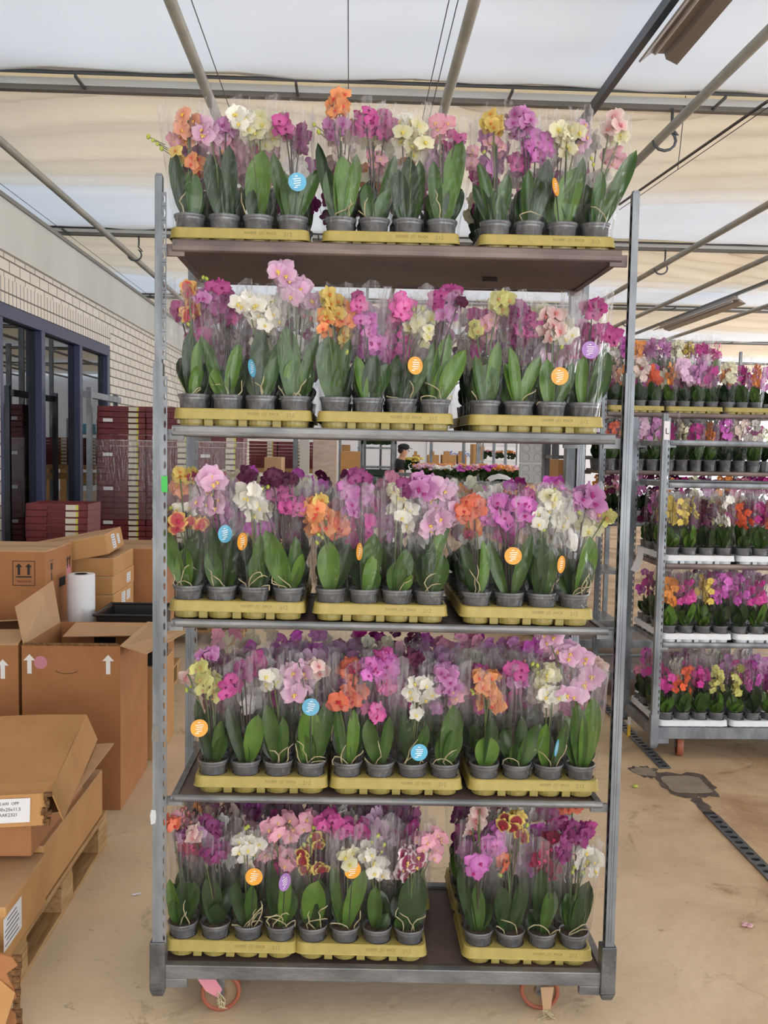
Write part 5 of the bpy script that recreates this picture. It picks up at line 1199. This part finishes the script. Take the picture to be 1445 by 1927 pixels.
# rack with green plants
p = at(708, 860, 15); t = thing('plant_rack', 'far rack with a row of leafy green plants on its top shelf', 'rack', (p.x, 15, 0))
for x in (-.27, .27): MB().box((x-.02, -.02, 0), (x+.02, .02, 1.9)).obj('post', 'galv', t); MB().box((x-.02, .48, 0), (x+.02, .52, 1.9)).obj('post', 'galv', t)
for z in (.6, 1.0, 1.35, 1.66): MB().box((-.3, 0, z), (.3, .5, z+.03)).obj('shelf', 'galv', t)
MT['dgreen'] = mat('dark_green_crate', (44, 74, 62), .6)
for k in range(3): tag(MB().box((p.x-.2, 15.05, 1.035+.1*k), (p.x+.24, 15.45, 1.125+.1*k)).obj('green_crate', 'dgreen'), 'dark green crate, %s from the bottom in the far plant rack' % ORD[k], 'crate')
def small_plant(x, y, z, c, lab, grp, h=.22, r=.11):
    t = thing('bench_plant', lab, 'potted plant', (x, y, z), 0, grp); b = MB(); rnd = random.Random(int(x*977+y*131))
    for i in range(16):
        a = rnd.uniform(0, 6.28); q = rnd.uniform(.3, 1)*r; zz = rnd.uniform(.03, h*.62); b.add([(q*math.cos(a), q*math.sin(a), zz), (q*math.cos(a)+.05, q*math.sin(a), zz+.01), (q*math.cos(a)+.02, q*math.sin(a)-.03, zz+.07), (q*math.cos(a)-.03, q*math.sin(a)-.02, zz+.05)], [(0,1,2,3)])
    b.obj('foliage', 'leaf_b', t); b = MB()
    for i in range(12):
        a = rnd.uniform(0, 6.28); q = math.sqrt(rnd.random())*r; b.ball((q*math.cos(a), q*math.sin(a), h*rnd.uniform(.72, 1)), .034, (1,1,.6), 5, 3)
    b.obj('flower_heads', 'q_'+c, t); return t
for k in range(5): small_plant(p.x-.22+.11*k, 15.12, 1.69, 'yellow' if k % 2 else 'lime', 'leafy green plant with yellow heads, %s on the far rack' % ORD[k], 'green plants on the far rack', .17, .07)
tag(MB().lathe([(.0, 0), (.13, 0), (.13, 1.15), (.0, 1.15)], 20, (at(733, 860, 16).x, 16, .0)).obj('white_drum', 'paper', smooth=False), 'white cylindrical drum between the green rack and the worker', 'drum')
# flower bench
a, c = at(783, 900, 13.2), at(1004, 900, 13.2); t = thing('flower_bench', 'long bench packed with orange and pink flowers far behind the shelves', 'bench', ((a.x+c.x)/2, 14.1, 0)); hw = (c.x-a.x)/2
MB().box((-hw, -.9, 1.12), (hw, .9, 1.18)).obj('bench_top', 'galv', t)
for x in (-hw+.1, hw-.1):
    for y in (-.8, .8): MB().box((x-.03, y-.03, 0), (x+.03, y+.03, 1.12)).obj('leg', 'galv', t)
cols = ['pink','white','orange','orange','rose','peach','orange','orchid']
n = 0
for r in range(4):
    for k in range(9):
        cl_ = cols[(k*3+r*5) % 8] if r < 2 else random.choice(['orange','peach','orange','pink'])
        if r == 0 and k < 4: cl_ = ['pink','white','white','orchid'][k]
        small_plant(a.x+.14+k*(2*hw-.28)/8, 13.35+r*.42, 1.18, cl_, '%s flowering plant, %s from left, %s row of the far flower bench' % (COLN[cl_], ORD[k], RN[r]), 'flowers on the far bench', .27, .12); n += 1
for k in range(2):
    q = at(772+13*k, 880, 15.5); small_plant(q.x, 15.5, 1.28, 'yellow', 'yellow flowering plant in front of the worker, %s one' % ('left', 'right')[k], 'yellow plants by the worker', .25, .10)
q = at(778, 890, 15.5); tag(MB().box((q.x-.3, 15.3, 1.22), (q.x+.2, 15.8, 1.27)).box((q.x-.02, 15.5, 0), (q.x+.04, 15.56, 1.22)).obj('work_table', 'galv'), 'small metal work table before the worker', 'table')
for k, (px, w_) in enumerate(((778, 12), (806, 20), (832, 26), (862, 16))):
    q = at(px, 866, 21); s_ = w_/1760*21
    tag(MB().box((q.x, 21, 0), (q.x+s_, 21.4, q.z+.12)).box((q.x+s_*.15, 21, q.z+.12), (q.x+s_*.55, 21.2, q.z+.2)).obj('carton', 'card'), 'open carton, %s from the left in the far row before the white wall' % ORD[k], 'carton')
t = tag(MB().box((at(815, 850, 30).x, 32.46, .4), (at(872, 850, 30).x+1.2, 32.49, 2.3)).obj('wall_banner', 'whitewall'), 'white board on the far wall with blue lettering', 'board')
q = at(868, 855, 32.4); text_obj('blue_lettering', 'Modiform', .30, 'blue_ink', t, (q.x, 32.44, q.z), (math.pi/2, 0, 0), shear=.4).data.name = 'blue_lettering'
# flower racks further right
for k, px in enumerate((918, 940, 962)):
    q = at(px, 860, 18); t = thing('flower_rack', 'far rack of orange and pink flowers, %s of three' % ('left', 'middle', 'right')[k], 'rack', (q.x, 18, 0))
    for x in (-.1, .1): MB().box((x-.012, -.012, 0), (x+.012, .012, 2.0)).obj('post', 'galv', t)
    for z in (1.10, 1.42, 1.74): MB().box((-.11, 0, z), (.11, .4, z+.04)).obj('shelf', 'paper', t)
    for j, z in enumerate((1.14, 1.46, 1.78)):
        cl_ = ['pink', 'rose', 'peach', 'orange', 'pink', 'orange'][(j+k) % 6]
        small_plant(q.x, 18.12, z, cl_, '%s flowers on the %s shelf of the %s far rack' % (COLN[cl_], ('lower', 'middle', 'upper')[j], ('left', 'middle', 'right')[k]), 'flowers in the far racks', .2, .10)
far_box(890, 912, 836, 868, 23, .6, 'orange brown stacked cartons behind the far flower racks', 'card', z0=0)
# white foam tray stack and bag
q0, q1 = at(977, 905, 9.3), at(1022, 836, 9.3)
for k in range(2):
    z0 = 1.36+.19*k if k == 0 else 1.565; t = thing('foam_tray', 'grey white foam tray with round cups, %s one leaning at the right' % ('lower', 'upper')[k], 'tray', (q0.x, 9.3, z0), 0)
    MB().box((0, 0, 0), (.24, .05, .20)).obj('tray_sheet', 'foam', t, bev=.01)
    for i in range(2):
        for j in range(2): MB().lathe([(0, -.001), (.034, -.001), (.038, .004)], 18, (0, 0, 0), Matrix.Translation((.06+.12*i, 0, .055+.09*j)) @ Matrix.Rotation(math.pi/2, 4, 'X'), close=False).obj('round_cup', 'foam_d', t)
tag(MB().box((q0.x-.02, 9.25, 0), (q0.x+.3, 9.8, 1.36)).obj('carton', 'card_d'), 'pale carton under the foam trays', 'carton')
q = at(945, 902, 9.0); b = MB()
b.grid(lambda u, v: (q.x-.13+.27*v, 8.95+.3*u, q.z-.07+ .12*math.sin(math.pi*min(1, .15+v*.8))**.6*(.6+.4*math.sin(math.pi*u)) + .01*noise.noise(Vector((u*4, v*6, 0)))), 10, 14)
tag(b.obj('white_bag', 'paper', smooth=True), 'rumpled white bag lying before the foam trays', 'bag')
tag(MB().box((q.x-.2, 8.9, 0), (q.x+.16, 9.24, q.z-.07)).obj('carton', 'card'), 'carton under the rumpled white bag', 'carton')
for (px0, px1, py0, Y, lab) in ((1105, 1135, 862, 8.9, 'orchids in the far gap'),):
    pass
# the worker
def person():
    p = at(752, 842, 17.5); t = thing('person', 'person in a black T-shirt, cap and grey trousers working at the far flower bench', 'person', (p.x, 17.5, 0))
    me = bpy.data.meshes.new('body'); V = [(0,0,.93),(0,0,1.08),(.02,0,1.28),(.02,0,1.42),(.05,0,1.50),(.08,0,1.575),(.085,0,1.66),   # pelvis..head
      (.02,-.10,1.40),(.02,-.20,1.37),(.04,-.22,1.12),(.24,-.18,1.02),(.31,-.16,1.0),
      (.02,.10,1.40),(.02,.20,1.37),(.04,.22,1.12),(.26,.16,1.04),(.33,.14,1.02),
      (0,-.09,.88),(.03,-.10,.48),(-.02,-.10,.09),(.10,-.11,.04),
      (0,.09,.88),(.0,.10,.48),(-.06,.10,.09),(.06,.11,.04)]
    E_ = [(0,1),(1,2),(2,3),(3,4),(4,5),(5,6),(3,7),(7,8),(8,9),(9,10),(10,11),(3,12),(12,13),(13,14),(14,15),(15,16),(0,17),(17,18),(18,19),(19,20),(0,21),(21,22),(22,23),(23,24)]
    Rr = [.13,.12,.135,.12,.055,.08,.085,.08,.062,.045,.032,.036,.08,.062,.045,.032,.036,.095,.062,.045,.04,.095,.062,.045,.04]
    me.from_pydata(V, E_, []); o = link('body', me, t); o.modifiers.new('skin', 'SKIN'); 
    for i, r in enumerate(Rr): me.skin_vertices[0].data[i].radius = (r*(.85 if i < 4 else 1), r*(1.3 if i < 4 else 1))
    me.skin_vertices[0].data[0].use_root = True
    s = o.modifiers.new('sub', 'SUBSURF'); s.levels = 2; s.render_levels = 2; me.materials.append(MT['skin'])
    def shell(name, m, vs, es, rs):
        me = bpy.data.meshes.new(name); me.from_pydata([V[i] for i in vs], [(vs.index(a), vs.index(b_)) for a, b_ in es], []); q = link(name, me, t); q.modifiers.new('skin', 'SKIN')
        for j, i in enumerate(vs):
            r = Rr[i]+(.030 if i in (3,7,8,12,13) else .014); me.skin_vertices[0].data[j].radius = (r*(.85 if i < 4 else 1), r*(1.3 if i < 4 else 1))
        me.skin_vertices[0].data[0].use_root = True
        s = q.modifiers.new('sub', 'SUBSURF'); s.levels = 2; s.render_levels = 2; me.materials.append(MT[m])
    V += [(.03,-.21,1.22), (.03,.21,1.22)]; Rr += [.052, .052]
    shell('t_shirt', 'black', [0,1,2,3,7,8,12,13,25,26], [(0,1),(1,2),(2,3),(3,7),(7,8),(8,25),(3,12),(12,13),(13,26)], Rr)
    shell('trousers', 'trouser', [0,17,18,19,21,22,23], [(0,17),(17,18),(18,19),(0,21),(21,22),(22,23)], Rr)
    b = MB(); b.ball((.075, 0, 1.70), .105, (1.08,.95,.62), 14, 8); b.panel([(.14,-.07,1.68),(.235,-.05,1.665),(.235,.05,1.665),(.14,.07,1.68)], .01); b.obj('cap', 'black', t, True)
    b = MB(); b.ball((.03, 0, 1.64), .085, (.8,1,.8), 10, 6); b.obj('hair', 'hair', t, True)
    b = MB(); b.ball((.175, 0, 1.625), .016, (1.1,.8,1), 6, 4); b.obj('nose', 'skin', t, True)
    b = MB(); b.ball((.16, -.03, 1.65), .008, (1,1,1), 6, 4); b.ball((.16, .03, 1.65), .008, (1,1,1), 6, 4); b.obj('eyes', 'hair', t)
    b = MB(); b.ball((.165, 0, 1.59), .010, (.6,1.8,.5), 6, 4); b.obj('mouth', 'p_rose', t)
    for s in (-1, 1):
        b = MB(); b.ball((.075, s*.088, 1.635), .018, (.8,.4,1.2), 6, 4); b.obj('ear', 'skin', t)
        h = Vector((.33, s*.155, 1.0)); b = MB(); b.ball(h+Vector((.03, 0, -.01)), .036, (1.1,.5,.8), 8, 6)
        for f in range(4): y = s*.155-.03+.02*f; b.tube([(.36, y, 1.0), (.40, y, .985-.004*f), (.42-.006*abs(f-1.5), y, .955)], [.010,.009,.008], 6)
        b.tube([(.34, s*.155-s*.03, 1.0), (.37, s*.155-s*.055, .985), (.39, s*.155-s*.06, .965)], [.011,.010,.009], 6); b.obj('gloved_hand', 'black', t, True)
person()
